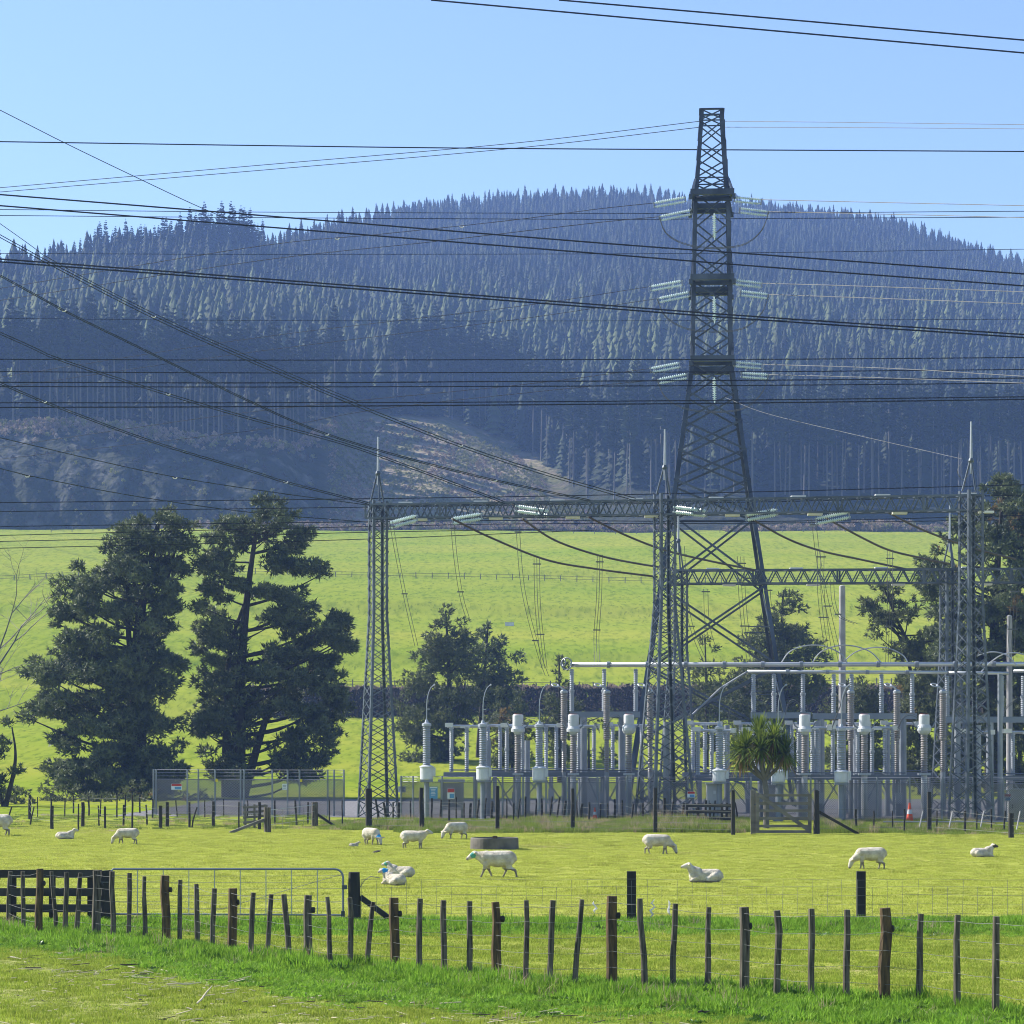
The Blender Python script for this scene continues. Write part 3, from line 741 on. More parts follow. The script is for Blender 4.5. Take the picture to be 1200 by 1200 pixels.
m_mast = mat('gantry_steel', (.045, .058, .075), (.11, .13, .155), .7, .42, metal=.35, spec=.5)
Zg = 15.75
mast('gantry_mast', 443, 131, 16.2, .41, .86, 10.4, 'lattice mast carrying the left end of the front gantry beam', R(22), 512, 555)
mast('gantry_mast', 779, 125.5, 16.0, .43, 1.15, 10.6, 'lattice mast carrying the middle of the front gantry beam', R(22), 503, 548)
mast('gantry_mast', 1138, 120, 15.6, .43, .80, 10.4, 'lattice mast carrying the right end of the front gantry beam', R(24), 494, 540)
mast('gantry_mast', 795, 143, 13.5, .42, .95, 9, 'lattice mast carrying the left end of the lower rear gantry beam', R(18), 596, 634)
mast('gantry_mast', 1113, 139, 13.3, .42, .80, 9, 'lattice mast carrying the right part of the lower rear gantry beam', R(18), 590, 634)
def truss(label, a, b_, w, h, n, r, group=None):
    a, b_ = Vector(a), Vector(b_); root = empty('gantry_beam', a, label, 'gantry beam', group)
    ax = b_-a; sd_ = Vector((0, 0, 1)).cross(ax).normalized()*w/2; up = Vector((0, 0, h/2))
    c = [sd_+up, -sd_+up, -sd_-up, sd_-up]
    m_ = MB()
    for q in c: m_.bar(q, ax+q, r*1.5)
    m_.build('chord', m_mast, root)
    m_ = MB()
    for i in range(n):
        t0, t1, tm = ax*i/n, ax*(i+1)/n, ax*(i+.5)/n
        for q0, q1 in ((c[0], c[3]), (c[1], c[2])):
            m_.bar(t0+q1, tm+q0, r); m_.bar(tm+q0, t1+q1, r)
        for q0, q1 in ((c[0], c[1]), (c[3], c[2])): m_.bar(t0+q0, t1+q1, r*.8)
        if i % 6 == 0:
            for q0, q1 in ((c[0], c[3]), (c[1], c[2])): m_.bar(t0+q0, t0+q1, r*1.6)
    m_.build('lacing', m_mast, root)
    m_ = MB()
    for i in range(3, n, 6):
        m_.box(tuple(ax*i/n+up*1.22), (.7, w*.5, .1)); m_.box(tuple(ax*(i+1.2)/n-up*1.22), (.7, w*.5, .1))
    m_.build('cable_clamp', m_spacer, root)
    return root
truss('long front lattice beam spanning the three tallest gantry masts', at(432, 600, 131), at(1152, 589.5, 120), .8, .70, 46, .055)
truss('lower rear lattice beam crossing behind the transmission tower', at(787, 676.5, 143), at(1290, 674.5, 136.5), .8, .74, 30, .06)

GI = [((455, 613), (489, 604), 129.5, 'leftmost'), ((529, 608), (565, 602), 128.5, 'second from the left'), ((645, 599), (604, 593), 127.6, 'third from the left'), ((829, 599), (789, 594), 124.8, 'fourth from the left'), ((873, 604), (911, 597), 123.8, 'second from the right'), ((955, 608), (996, 600), 122.6, 'rightmost')]
for a, c, d, lab in GI:
    disc_string('glass insulator string on the front gantry beam, %s of six' % lab, at(*a, d), at(*c, d-.6), 15, .095, .24, group='glass strings on the front gantry beam')
HC = [([(530,608),(575,630),(640,656),(700,667),(770,676)], 'leftmost'), ([(612,608),(650,633),(702,651),(750,661),(792,667)], 'second from left'), ([(690,606),(735,628),(780,645),(830,657),(884,668)], 'third from left'),
      ([(876,605),(920,630),(960,645),(1010,656),(1062,667)], 'third from right'), ([(968,607),(1010,630),(1043,645),(1085,655),(1118,662)], 'second from right'), ([(1040,600),(1075,618),(1110,632),(1150,645),(1190,655)], 'rightmost')]
for P, lab in HC:
    cable('thick bronze cable sagging between front and rear gantry beams, %s of six' % lab, P, 127, 140, 1.25, 0, group='thick cables between the gantry beams', material=m_brown_cable, ext=False)
DR = [([(458,610),(465,650),(476,705),(488,757)], 'just right of the left mast', 2, 3.6), ([(530,612),(534,655),(541,700),(549,727)], 'over the middle pine clump', 2, 4), ([(606,610),(613,690),(630,760),(641,792)], 'left of the tall busbar end', 2, 4),
      ([(629,652),(630,705),(634,750),(638,783)], 'from the leftmost sagging cable', 3, 3.2), ([(703,650),(702,700),(699,745),(700,778)], 'from the second sagging cable', 3, 3.0), ([(800,640),(804,700),(812,740),(826,775)], 'beside the rear left mast', 2, 4),
      ([(827,690),(829,730),(838,765)], 'under the rear beam inside the tower', 2, 5), ([(900,690),(902,710),(908,722)], 'under the rear beam right of the tower leg', 2, 5), ([(953,606),(960,660),(972,720),(985,775)], 'from the rightmost glass string', 2, 5),
      ([(962,645),(962,690),(966,730),(972,770)], 'left of the plain concrete pole', 3, 4), ([(975,680),(977,705),(984,722),(1003,731)], 'swinging right under the rear beam', 2, 4), ([(1043,645),(1043,700),(1042,740),(1041,776)], 'right of the plain concrete pole', 3, 3.2),
      ([(868,652),(870,700),(874,740),(880,776)], 'behind the right tower leg', 3, 4), ([(1128,540),(1122,552),(1128,562),(1136,556)], 'looping beside the right mast rod', 1, 0), ([(1190,690),(1187,730),(1184,776)], 'at the right end of the rear beam', 3, 4)]
for P, lab, n, sepx in DR:
    pts = span(P, 128, 131, ext=False); root = empty('dropper_cable', pts[0], 'thin dropper cables hanging '+lab, 'cable', 'droppers into the switchyard')
    for j in range(n):
        MB().tube([p+Vector(((j-(n-1)/2)*sepx*p.y/FPX, .05*j, 0))-pts[0] for p in pts], .32*128/FPX, 5).build('strand', m_cable2, root)
    if n > 1:
        b = MB()
        for t in (.08, .62):
            q = pts[int(t*(len(pts)-1))]-pts[0]; b.bar(q-Vector((sepx*n/2*.043, 0, 0)), q+Vector((sepx*n/2*.043, .05, 0)), .06)
        b.build('spacer', m_cable2, root)
cable('pale thin wire running down to the rod of the right mast', [(850,466),(900,485),(1000,509),(1128,538)], 150, 120.5, .32, group=None, material=m_cable2, ext=False)
# ------------------------------------------------------------------ switchyard equipment
def ribs(z0, z1, r, pitch=.10):
    n = max(3, int((z1-z0)/pitch)); s = (z1-z0)/n; prof = [(r*.7, z0)]
    for i in range(n):
        h = z0+i*s; prof += [(r*.72, h+s*.05), (r, h+s*.35), (r*.97, h+s*.5), (r*.72, h+s*.9)]
    return prof+[(r*.7, z1)]
def insul(b, x, y, z0, z1, r, caps=True):
    b.lathe(ribs(z0, z1, r), (x, y, 0), 10)
def ped(b, r, z, x=0, y=0):
    b.lathe([(r*1.9, 0), (r*1.9, .05), (r, .06), (r, z)], (x, y, .012), 10)

def volt_tx(px, d, label, pys=(848, 897, 914, 801), rod=True):
    x = xat(px, d); zt, zc, zb, zr = (zat(p, d) for p in pys)
    root = empty('voltage_transformer', (x, d, 0), label, 'voltage transformer', 'voltage transformers along the front of the switchyard')
    b = MB(); ped(b, .13, zb-.06); b.box((0, 0, zb-.05), (.62, .62, .08)); b.build('pedestal', m_galv, root)
    b = MB(); b.lathe([(.30, zb), (.335, zb+.05), (.335, zc-.12), (.36, zc-.10), (.36, zc-.05), (.24, zc), (.2, zc+.03)], (0, 0, 0), 20); b.box((.36, -.05, (zb+zc)/2+.05), (.16, .3, .42)); b.build('tank', m_white, root, False)
    b = MB(); b.lathe(ribs(zc+.03, zt-.14, .205, .11), (0, 0, 0), 14); b.build('insulator', m_porc, root)
    b = MB(); b.lathe([(.2, zt-.14), (.235, zt-.12), (.235, zt), (.1, zt+.06), (.06, zt+.2)], (0, 0, 0), 14); b.build('terminal_cap', m_galvl, root)
    if rod:
        h = zr-zt; b = MB(); b.tube([(0, 0, zt+.1), (0, 0, zt+h*.45), (.02, 0, zt+h*.62), (.09, 0, zt+h*.80), (.20, 0, zt+h*.93), (.34, 0, zt+h)], .028, 6)
        b.tube([(.34, 0, zt+h-.03), (.42, 0, zt+h+.05)], .05, 6); b.bar((0, 0, zt+h*.38), (.16, 0, zt+h*.38), .05); b.build('curved_rod', m_galvl, root)
    return root
CV = [(500, 128, 'white-tanked voltage transformer standing alone at the left end of the switchyard'), (566, 127.4, 'white-tanked voltage transformer above the blue and white notice boards'), (632, 126.6, 'white-tanked voltage transformer between two white-headed current transformers'),
      (843, 124.4, 'white-tanked voltage transformer left of the cabbage tree'), (912, 123.6, 'white-tanked voltage transformer half hidden by the cabbage tree crown'), (986, 122.6, 'white-tanked voltage transformer right of the wooden gate')]
for px, d, lab in CV: volt_tx(px, d, lab, (848+(px-500)*.011, 897+(px-500)*.012, 914+(px-500)*.007, 803))
def curr_tx(px, d, label, style):
    x = xat(px, d); root = empty('current_transformer', (x, d, 0), label, 'current transformer', 'current transformers with white heads')
    zt, zh, zi, zb = zat(837, d), zat(858, d), zat(861, d), zat(906, d)
    b = MB(); ped(b, .15, zb-.05); b.box((0, 0, zb-.05), (.55, .55, .1)); b.build('pedestal', m_galvl, root)
    b = MB(); b.lathe(ribs(zb, zi, .185, .11), (0, 0, 0), 14); b.build('insulator', m_porcb, root)
    b = MB(); zm = zh+.33
    if style: b.lathe([(.16, zh-.12), (.26, zh-.05), (.335, zh+.08), (.345, zh+.22), (.30, zh+.34), (.26, zh+.36), (.26, zt-.06), (.24, zt-.02), (.12, zt)], (0, 0, 0), 20)
    else: b.lathe([(.16, zh-.12), (.24, zh), (.34, zh+.02), (.35, zh+.16), (.27, zh+.30), (.27, zt-.06), (.25, zt-.02), (.12, zt)], (0, 0, 0), 20)
    b.build('head_tank', m_white, root)
    MB().lathe([(.19, zt-.012), (.19, zt+.022)], (0, 0, 0), 12).build('red_cap', mat('red_cap', (.35, .09, .05), None, 1, .6), root)
    b = MB(); b.tube([(-.30, 0, zh+.2), (-.46, 0, zh+.3), (-.56, 0, zh+.5)], .04, 6); b.tube([(.30, 0, zh+.2), (.44, 0, zh+.3), (.54, 0, zh+.5)], .04, 6); b.build('terminal', m_galv, root)
    return root
for i, (px, d, lab) in enumerate([(607, 129, 'white-headed current transformer left of the two on the left bank'), (672, 128.4, 'white-headed current transformer beside a thick grey column'), (737, 127.4, 'round white-headed current transformer just left of the middle lattice mast'),
      (943, 126, 'white-headed current transformer just right of the cabbage tree crown'), (1013, 125.2, 'white-headed current transformer between the cabbage tree and the orange cone'), (1083, 124.4, 'round white-headed current transformer right of the orange cone')]):
    curr_tx(px, d, lab, i % 3 == 2)

m_cab0 = mat('pale_grey_box_paint', (.34, .35, .36), (.42, .43, .44), .8, .5)
def disconnector(label, d, px0, px1, phases, legs, pyb=905, pya=851):
    x0, x1 = xat(px0, d), xat(px1, d); xm = (x0+x1)/2; zb, za = zat(pyb, d), zat(pya, d)
    root = empty('disconnector', (xm, d, 0), label, 'disconnector', 'isolator switch frames')
    b = MB()
    for yy in (-.45, .45): b.box((0, yy, zb-.12), (x1-x0, .14, .24)); 
    for i in range(7): b.box((x0+.2+(x1-x0-.4)*i/6-xm, 0, zb-.12), (.14, .76, .2))
    b.tube([(x0-xm+.3, -.62, zb+.12), (x1-xm-.3, -.62, zb+.10)], .035, 6); b.build('frame', m_steel2, root)
    for lx in legs[1::2]:
        X = xat(lx, d)-xm; b = MB(); b.box((X, -.26, 1.05), (.34, .26, .5)); b.box((X, -.26, 1.32), (.40, .32, .04)); b.tube([(X, -.2, 1.3), (X, -.2, zb-.3)], .03, 6); b.build('drive_box', m_cab0, root)
    for lx in legs:
        b = MB(); X = xat(lx, d)-xm
        b.box((X, 0, (zb-.24)/2), (.22, .22, zb-.24)); b.box((X, 0, .03), (.5, .5, .06)); b.build('leg', m_galv, root)
    b = MB()
    for la, lb in zip(legs[:-1], legs[1:]):
        A, B = xat(la, d)-xm, xat(lb, d)-xm
        b.bar((A+.12, -.08, .5), ((A+B)/2-.1, -.08, zb-.3), .07); b.bar((B-.12, -.08, .5), ((A+B)/2+.1, -.08, zb-.3), .07)
    b.build('bracing', m_galv, root)
    for ph in phases:
        for px in ph[0]:
            b = MB(); insul(b, xat(px, d)-xm, 0, zb+.02, za-.15, .115); b.lathe([(.09, za-.16), (.12, za-.14), (.12, za-.05)], (xat(px, d)-xm, 0, 0), 8)
            b.lathe([(.125, (zb+za)/2-.05), (.125, (zb+za)/2+.05)], (xat(px, d)-xm, 0, 0), 8); b.build('insulator', m_porc, root)
        A, B = xat(ph[1], d)-xm, xat(ph[2], d)-xm
        b = MB(); b.tube([(A, 0, za), (B, 0, za-.01)], .075, 8); b.box((A+.1, 0, za+.06), (.42, .22, .22)); b.box((B-.12, 0, za), (.3, .2, .24)); b.box(((A+B)/2, 0, za-.05), (.5, .16, .1)); b.build('switch_arm', m_alu, root)
    return root
m_steel2 = mat('blue_grey_steel', (.12, .14, .17), (.18, .20, .24), .8, .55, metal=.3)
disconnector('isolator switch frame with grey insulators left of the middle mast', 130.5, 520, 776, [((529, 547), 524, 566), ((594, 612), 589, 634), ((661, 678, 696), 655, 702)], (557, 604, 668, 706, 752))
disconnector('isolator switch frame with grey insulators behind the cabbage tree', 127.5, 815, 905, [((818, 834, 850), 814, 862), ((886, 902), 872, 905)], (838, 893), 909, 856)
disconnector('isolator switch frame with grey insulators left of the orange cone', 127.2, 908, 1066, [((936, 952, 958), 932, 975), ((976, 1005), 972, 1012), ((1022, 1037, 1046), 1003, 1052)], (915, 960, 1008, 1052), 908, 853)
disconnector('low isolator switch frame at the right edge beyond the right mast', 129, 1108, 1240, [((1143,), 1128, 1165), ((1187, 1203), 1178, 1230)], (1120, 1158, 1212), 909, 858)

disconnector('isolator switch frame in the second row behind the middle and right mast', 141, 800, 1096, [((812, 826), 806, 846), ((868, 884), 862, 905), ((928, 946), 922, 968), ((983, 1000), 978, 1020), ((1040, 1058), 1034, 1078)], (820, 876, 938, 992, 1048, 1088), 905, 848)
disconnector('isolator switch frame in the second row left of the middle mast', 142, 560, 772, [((572, 586), 566, 606), ((640, 652), 630, 668), ((718, 752), 712, 766)], (580, 646, 724, 764), 903, 850)
def thick_column(px, d, pytop, r, label):
    x = xat(px, d); b = MB(); b.lathe([(r*1.5, 0), (r*1.5, .08), (r, .09), (r*.96, zat(pytop, d))], (0, 0, .012), 14)
    o = b.build('steel_column', m_galv); o.location = (x, d, 0); return tag(o, label, 'column', kind='thing')
def bus_frame(label, d, px0, px1, pyb, pyt, cols_, ins):
    x0, x1 = xat(px0, d), xat(px1, d); xm = (x0+x1)/2; zb, zt = zat(pyb, d), zat(pyt, d)
    root = empty('bus_support', (xm, d, 0), label, 'bus support', 'steel frames holding up the busbars')
    MB().box((0, 0, zb-.1), (x1-x0, .34, .30)).build('beam', m_galvbeam, root)
    for c in cols_:
        b = MB(); b.lathe([(.30, 0), (.30, .08), (.19, .09), (.185, zb-.25)], (xat(c, d)-xm, 0, .012), 14); b.build('column', m_galv, root)
    for px in ins:
        b = MB(); X = xat(px, d)-xm; zm = (zb+zt)/2; insul(b, X, 0, zb+.06, zm-.03, .135); insul(b, X, 0, zm+.03, zt, .12); b.lathe([(.15, zm-.04), (.15, zm+.04)], (X, 0, 0), 10); b.build('insulator', m_porc, root)
    return root
m_galvbeam = mat('galvanised_beam', (.17, .20, .24), (.23, .26, .30), .5, .5, metal=.3)
DB = 132.0
bus_frame('bus support frame under the left end of the long busbar', DB, 668, 750, 835, 784, (684, 729), (670, 708, 745))
bus_frame('bus support frame behind the cabbage tree crown', DB-1.5, 880, 950, 836, 790, (892, 938), (883, 907, 941))
bus_frame('bus support frame above the orange cone', DB-1.5, 952, 1074, 837, 790, (962, 1058), (977, 998, 1033, 1069))
bus_frame('bus support frame right of the right lattice mast', DB-1.5, 1102, 1290, 841, 792, (1160, 1250), (1110, 1142, 1174, 1199))
def busbar(label, P0, P1, d, rpx, ring):
    a, b_ = at(*P0, d), at(*P1, d); root = empty('busbar', a, label, 'busbar', 'aluminium busbars'); r = rpx*d/FPX
    MB().tube([(0, 0, 0), (b_-a)/2, b_-a], r, 14).build('tube', m_alu, root, True)
    b = MB()
    if ring: b.torus((-.18, 0, .05), .30, .04, (.45, .9, 0), 18, 6); b.torus((-.32, .1, .12), .18, .035, (.9, .45, 0), 14, 6)
    n = int((b_-a).length/1.9)
    for i in range(1, n): p = (b_-a)*i/n; b.lathe([(r*1.35, -.09), (r*1.35, .09)], p, 12, (b_-a).normalized())
    b.build('fitting', m_galv, root)
    return root
busbar('thick aluminium busbar running right from the switchyard\'s left end', (668, 779), (1300, 778), DB, 2.7, True)
busbar('second aluminium busbar just below, starting behind the cabbage tree', (876, 787), (1110, 788), DB-1.5, 2.0, False)
busbar('short aluminium busbar crossing behind the right lattice mast', (1112, 788.5), (1182, 789), DB-1.5, 1.9, False)
busbar('aluminium busbar leaving the right edge below the thick one', (1188, 786.5), (1300, 786), DB-2.5, 1.9, False)
b = MB(); b.tube([at(812, 837, DB-1), at(845, 806, DB-1), at(876, 787, DB-1.4)], .05, 8); tag(b.build('link_bar', m_galv), 'dark sloping link bar left of the cabbage tree crown', 'link bar')
def arrester(px, d, label, r=.19, pytop=810):
    x = xat(px, d); root = empty('surge_arrester', (x, d, 0), label, 'surge arrester', 'ringed surge arresters'); zt, zm, zb = zat(pytop, d), zat(866, d), zat(905, d)
    b = MB(); ped(b, .12, zb); b.build('pedestal', m_galv, root)
    b = MB(); b.lathe(ribs(zb, zm, r*.72, .1), (0, 0, 0), 12); b.lathe(ribs(zm+.05, zt-.08, r, .1), (0, 0, 0), 14); b.lathe([(r*.9, zm-.02), (r*.9, zm+.06)], (0, 0, 0), 12); b.build('insulator', m_porcb, root)
    b = MB(); b.lathe([(r*1.02, zt-.08), (r*1.02, zt), (r*.5, zt+.08)], (0, 0, 0), 12); b.tube([(0, 0, zt+.05), (-.2, -.1, zt+.22), (-.36, -.15, zt+.27)], .045, 6)
    b.torus((-.45, -.15, zt+.30), .17, .035, (.2, -.5, 1), 14, 6); b.build('ring_terminal', m_galvl, root)
for px, d, lab in [(661, 130, 'surge arrester with ring standing at the left end of the busbar'), (711, 129, 'fat surge arrester with ring under the busbar left of the middle mast'), (762, 128.5, 'surge arrester with ring half hidden by the middle lattice mast'),
                   (997, 128, 'surge arrester with ring beside the plain concrete pole'), (1051, 127.5, 'surge arrester with ring above the orange cone'), (1105, 127, 'surge arrester with ring left of the right lattice mast')]:
    arrester(px, d, lab)
def pole_(px, d, pyt, r, mt, name, label, cat):
    o = MB().lathe([(r*1.15, 0), (r, zat(pyt, d)*.5), (r*.85, zat(pyt, d)), (r*.5, zat(pyt, d)+.05)], (0, 0, 0), 12).build(name, mt); o.location = (xat(px, d), d, 0); return tag(o, label, cat)
m_conc = mat('grey_concrete', (.26, .25, .25), (.36, .35, .34), 1.5, .9, bump=.2)
pole_(987, 136, 687, .19, m_conc, 'concrete_pole', 'plain grey concrete pole standing behind the busbars', 'pole')
pole_(1183, 134, 722, .16, m_conc, 'concrete_pole', 'shorter grey concrete pole at the right edge', 'pole')
for px_, lab_ in ((852, 'left of the cabbage tree'), (902, 'behind the cabbage tree trunk'), (1003, 'left of the orange cone'), (1040, 'just left of the orange cone'), (572, 'behind the blue notices'), (618, 'between the second and third voltage transformers')):
    thick_column(px_, 134.5, 850 if px_ > 800 else 868, .15, 'plain grey steel column '+lab_)
thick_column(958, 129.5, 845, .17, 'thick grey steel column right of the cabbage tree')
thick_column(1122, 128.5, 845, .16, 'thick grey steel column seen through the right lattice mast')
thick_column(1146, 128, 850, .17, 'thick grey steel column right of the right lattice mast')
thick_column(1172, 126, 790, .13, 'tall slim grey steel column at the right edge')
thick_column(781, 126.8, 846, .17, 'thick grey steel column seen through the middle lattice mast')
for i, (P, lab) in enumerate([([(916,776),(925,764),(942,757),(965,757),(985,766),(993,777)], 'leftmost'), ([(952,776),(962,764),(980,757),(1000,757),(1020,764),(1033,777)], 'second'), ([(990,774),(1003,764),(1022,759),(1042,760),(1058,768),(1064,777)], 'third'),
                              ([(1140,771),(1152,766),(1165,764),(1180,768),(1192,780)], 'fourth'), ([(1150,787),(1162,775),(1178,766),(1196,766),(1215,774)], 'rightmost')]):
    cable('arched jumper bar over the busbar, %s of five from the left' % lab, P, DB-1.2, DB-1.6, .85, 0, group='arched jumpers above the busbars', material=m_alu, name='arched_jumper', ext=False)
for i, (P, d, lab) in enumerate([([(570,849),(578,840),(588,837),(600,841)], 127.5, 'left of the first white head'), ([(636,850),(644,841),(654,837),(668,845)], 127, 'left of the second white head'), ([(708,858),(716,842),(724,838),(733,850)], 127.6, 'left of the round white head'),
       ([(682,846),(690,841),(697,846),(703,857)], 128, 'right of the second white head'), ([(975,852),(984,828),(992,808),(997,799)], 126, 'rising beside the concrete pole'), ([(1052,853),(1058,841),(1066,836),(1076,839)], 127, 'right of the ring arrester over the cone'),
       ([(853,848),(856,830),(862,822),(868,820)], 127, 'left of the cabbage tree crown'), ([(920,836),(924,824),(930,820),(938,826)], 128, 'above the cabbage tree crown'), ([(1176,838),(1180,828),(1187,822),(1192,818)], 128, 'at the right edge'), ([(612,848),(620,843),(627,842)], 128.5, 'right of the first white head')]):
    cable('bundle of thin flexible leads arching '+lab, P, d, d-.4, .35, 2.2, group='flexible leads between apparatus', material=m_cable2, name='flexible_lead', ext=False)
# cabinets, boards, cones -----------------------------------------------------------
m_cab = mat('pale_grey_paint', (.40, .41, .42), (.47, .48, .49), .8, .5)
def cabinet(px, d, w, pyt, label, dp=.6):
    h = zat(pyt, d); x = xat(px, d); root = empty('control_cabinet', (x, d, 0), label, 'cabinet')
    MB().box((0, 0, h/2), (w, dp, h)).build('body', m_cab, root)
    MB().box((0, -.03, h+.035), (w+.14, dp+.16, .07)).build('roof', m_galvl, root)
    b = MB(); b.box((0, -dp/2-.012, h*.52), (w*.84, .02, h*.80)); b.build('door', m_cab, root)
    MB().box((w*.25, -dp/2-.035, h*.78), (.14, .02, .16)).build('label_plate', m_white, root)
    MB().box((-w*.3, -dp/2-.04, h*.5), (.03, .04, .2)).build('handle', m_steel, root)
cabinet(834, 125.2, .50, 919, 'slim grey control cabinet under the frame left of the cabbage tree')
cabinet(1192, 122.6, .95, 926, 'wide grey control cabinet at the right edge')
cabinet(690, 134, 1.1, 913, 'tall pale cabinet behind the left isolator frame', .8)
cabinet(906, 130, 1.0, 921, 'pale cabinet behind the wooden gate')
cabinet(1022, 131, .9, 915, 'pale cabinet under the isolator frame left of the orange cone')
m_blue = mat('blue_print', (.10, .28, .50), None, 1, .5); m_red = mat('red_print', (.45, .05, .04), None, 1, .5); m_sign = mat('white_board', (.66, .70, .74), None, 1, .5)
m_yel = mat('yellow_plastic', (.70, .55, .03), None, 1, .5)
def board(px, py, wpx, hpx, d, kind, label):
    p = at(px, py, d); k = d/FPX; w, h = wpx*k, hpx*k; root = empty('notice_board', p, label, 'sign', 'notices on the chain link fence')
    MB().box((0, 0, 0), (w, .03, h)).build('panel', m_sign if kind != 'blue' else m_blue, root)
    if kind == 'blue':
        b = MB(); 
        for i in range(5): b.box((-.04*w, -.021, h*(.28-.12*i)), (w*(.6-.07*(i % 3)), .008, h*.045))
        b.build('lettering', m_sign, root); MB().box((0, -.02, h*.43), (w*.9, .01, h*.1)).build('header', m_sign, root)
    if kind == 'danger':
        MB().box((0, -.02, h*.3), (w*.94, .01, h*.36)).build('red_header', m_red, root); MB().box((w*.12, -.02, -h*.22), (w*.6, .01, h*.42)).build('blue_field', m_blue, root)
    if kind == 'white':
        b = MB()
        for i in range(3): b.box((0, -.02, h*(.25-.24*i)), (w*(.75-.1*i), .01, h*.07))
        b.build('lettering', m_steel, root)
board(207, 922, 12.5, 7, 135.4, 'danger', 'white board with red and blue print on the left fence')
board(471, 925, 9, 7, 131, 'white', 'small white board beside the foot of the left mast')
board(508, 929, 9.5, 14, 129, 'blue', 'pale blue notice board on the fence, left of two')
board(333.5, 922, 5.5, 7, 133.4, 'white', 'small plain pale plate on the left fence')
board(528.5, 930, 8.5, 12, 128.8, 'danger', 'blue and white notice in the open grey box, right of two')
board(810, 931, 9, 7, 124.6, 'danger', 'red topped blue notice left of the slim cabinet')
board(1180, 934.5, 9, 8, 121.6, 'danger', 'red topped blue notice beside the right cabinet')
b = MB(); p = at(529, 932, 129.4); b.box((p.x-.5, p.y, p.z), (.1, .3, 1.3)); b.box((p.x+.55, p.y, p.z-.25), (.14, .3, 1.9)); b.box((p.x, p.y, p.z+.75), (1.35, .4, .12)); b.box((p.x, p.y, p.z-.68), (1.0, .3, .08)); b.box((p.x, p.y+.13, p.z), (.94, .04, 1.24)); b.box((p.x-.5, p.y, .45), (.08, .08, .9))
tag(b.build('open_meter_box', m_cab), 'open fronted grey meter box holding a blue notice', 'box')
m_or = mat('orange_plastic', (.72, .09, .03), (.62, .07, .025), 2, .5); 
def cone(px, py, d, h, label, tilt=0):
    p = Vector((xat(px, d), d, .03)); root = empty('traffic_cone', p, label, 'traffic cone', 'orange traffic cones')
    b = MB(); b.box((0, 0, .02), (h*.5, h*.5, .04)); b.lathe([(h*.2, .04), (h*.045, h), (h*.03, h+.01)], (0, 0, 0), 16); b.build('body', m_or, root)
    MB().lathe([(h*.145, h*.42), (h*.105, h*.66)], (0, 0, 0), 16).build('reflective_band', m_white, root)
cone(1066, 962, 121.6, .90, 'orange traffic cone with white band standing under the isolator frame')
cone(697, 958, 125.6, .60, 'small orange traffic cone partly hidden by long grass near the mast')

# chain link security fence ------------------------------------------------------------
FL = [(180, 137), (260, 135.6), (400, 133.5), (484, 129.6), (640, 127.3), (860, 125.0), (1060, 122.6), (1260, 120.6)]
def fpt(px): d = pl(px, [a for a, _ in FL], [b for _, b in FL]); return Vector((xat(px, d), d, 0))
m_mesh = mat('chain_link_wire', (.19, .19, .22), (.27, .27, .30), .4, .5, metal=.4)
def sec_fence(label, pxa, pxb, posts, ztop, zmesh, yellow=()):
    A, B = fpt(pxa), fpt(pxb); root = empty('security_fence', A, label, 'fence')
    for px in posts:
        p = fpt(px)-A; MB().tube([p, p+Vector((0, 0, ztop))], .045, 8).build('post', m_galv, root)
    xs = np.linspace(pxa, pxb, 40); line = [fpt(x)-A for x in xs]; lens = np.cumsum([0]+[(line[i+1]-line[i]).length for i in range(39)])
    def along(s): return Vector((np.interp(s, lens, [q.x for q in line]), np.interp(s, lens, [q.y for q in line]), 0))
    Lt = lens[-1]; pitch = .085; zb = .06; hh = zmesh-zb; n = int((Lt+hh)/pitch); v = []; f = []; w = .015
    for dirn in (0, 1):
        for i in range(n):
            s0 = i*pitch-hh; s1 = s0+hh; za, ze = zb, zmesh
            if s0 < 0: za = zb-s0; s0 = 0
            if s1 > Lt: ze = zmesh-(s1-Lt); s1 = Lt
            if ze <= za: continue
            if dirn: s0, s1 = Lt-s0, Lt-s1
            p, q = along(s0), along(s1); b0 = len(v)
            p = np.array((p.x, p.y+.01*dirn, za)); q = np.array((q.x, q.y+.01*dirn, ze)); ex = np.array((w, 0, 0)); ey = np.array((0, w*.5, -w*.5))
            v += [p-ex, p+ex, p+ey*1.6, q-ex, q+ex, q+ey*1.6]; f += [(b0, b0+1, b0+4, b0+3), (b0+1, b0+2, b0+5, b0+4), (b0+2, b0, b0+3, b0+5)]
    finish('wire_mesh', np_mesh(np.array(v), np.array(f)), m_mesh, root)
    for z in (zmesh, zmesh+(ztop-zmesh)*.33, zmesh+(ztop-zmesh)*.66, ztop-.03):
        MB().tube([q+Vector((0, 0, z)) for q in line], .014 if z > zmesh else .022, 4).build('strand' if z > zmesh else 'top_rail', m_mesh, root)
    for px in yellow:
        p = fpt(px)-A+Vector((0, -.07, zmesh-.05)); MB().box(p, (.12, .06, .14)).build('yellow_tag', m_yel, root)
    return root
sec_fence('chain link fence with barbed strands in front of the big pines', 180, 404, [180, 183, 219.5, 232.5, 252, 282, 286, 319, 337, 351, 384, 391.5, 403], 2.45, 1.92, (254, 353))
sec_fence('chain link fence running along the front of the switchyard', 470, 1260, [470, 484, 518, 556, 589, 613, 640, 664, 700, 735, 770, 806, 845, 880, 915, 950, 990, 1028, 1066, 1104, 1140, 1176, 1215], 2.15, 1.85)
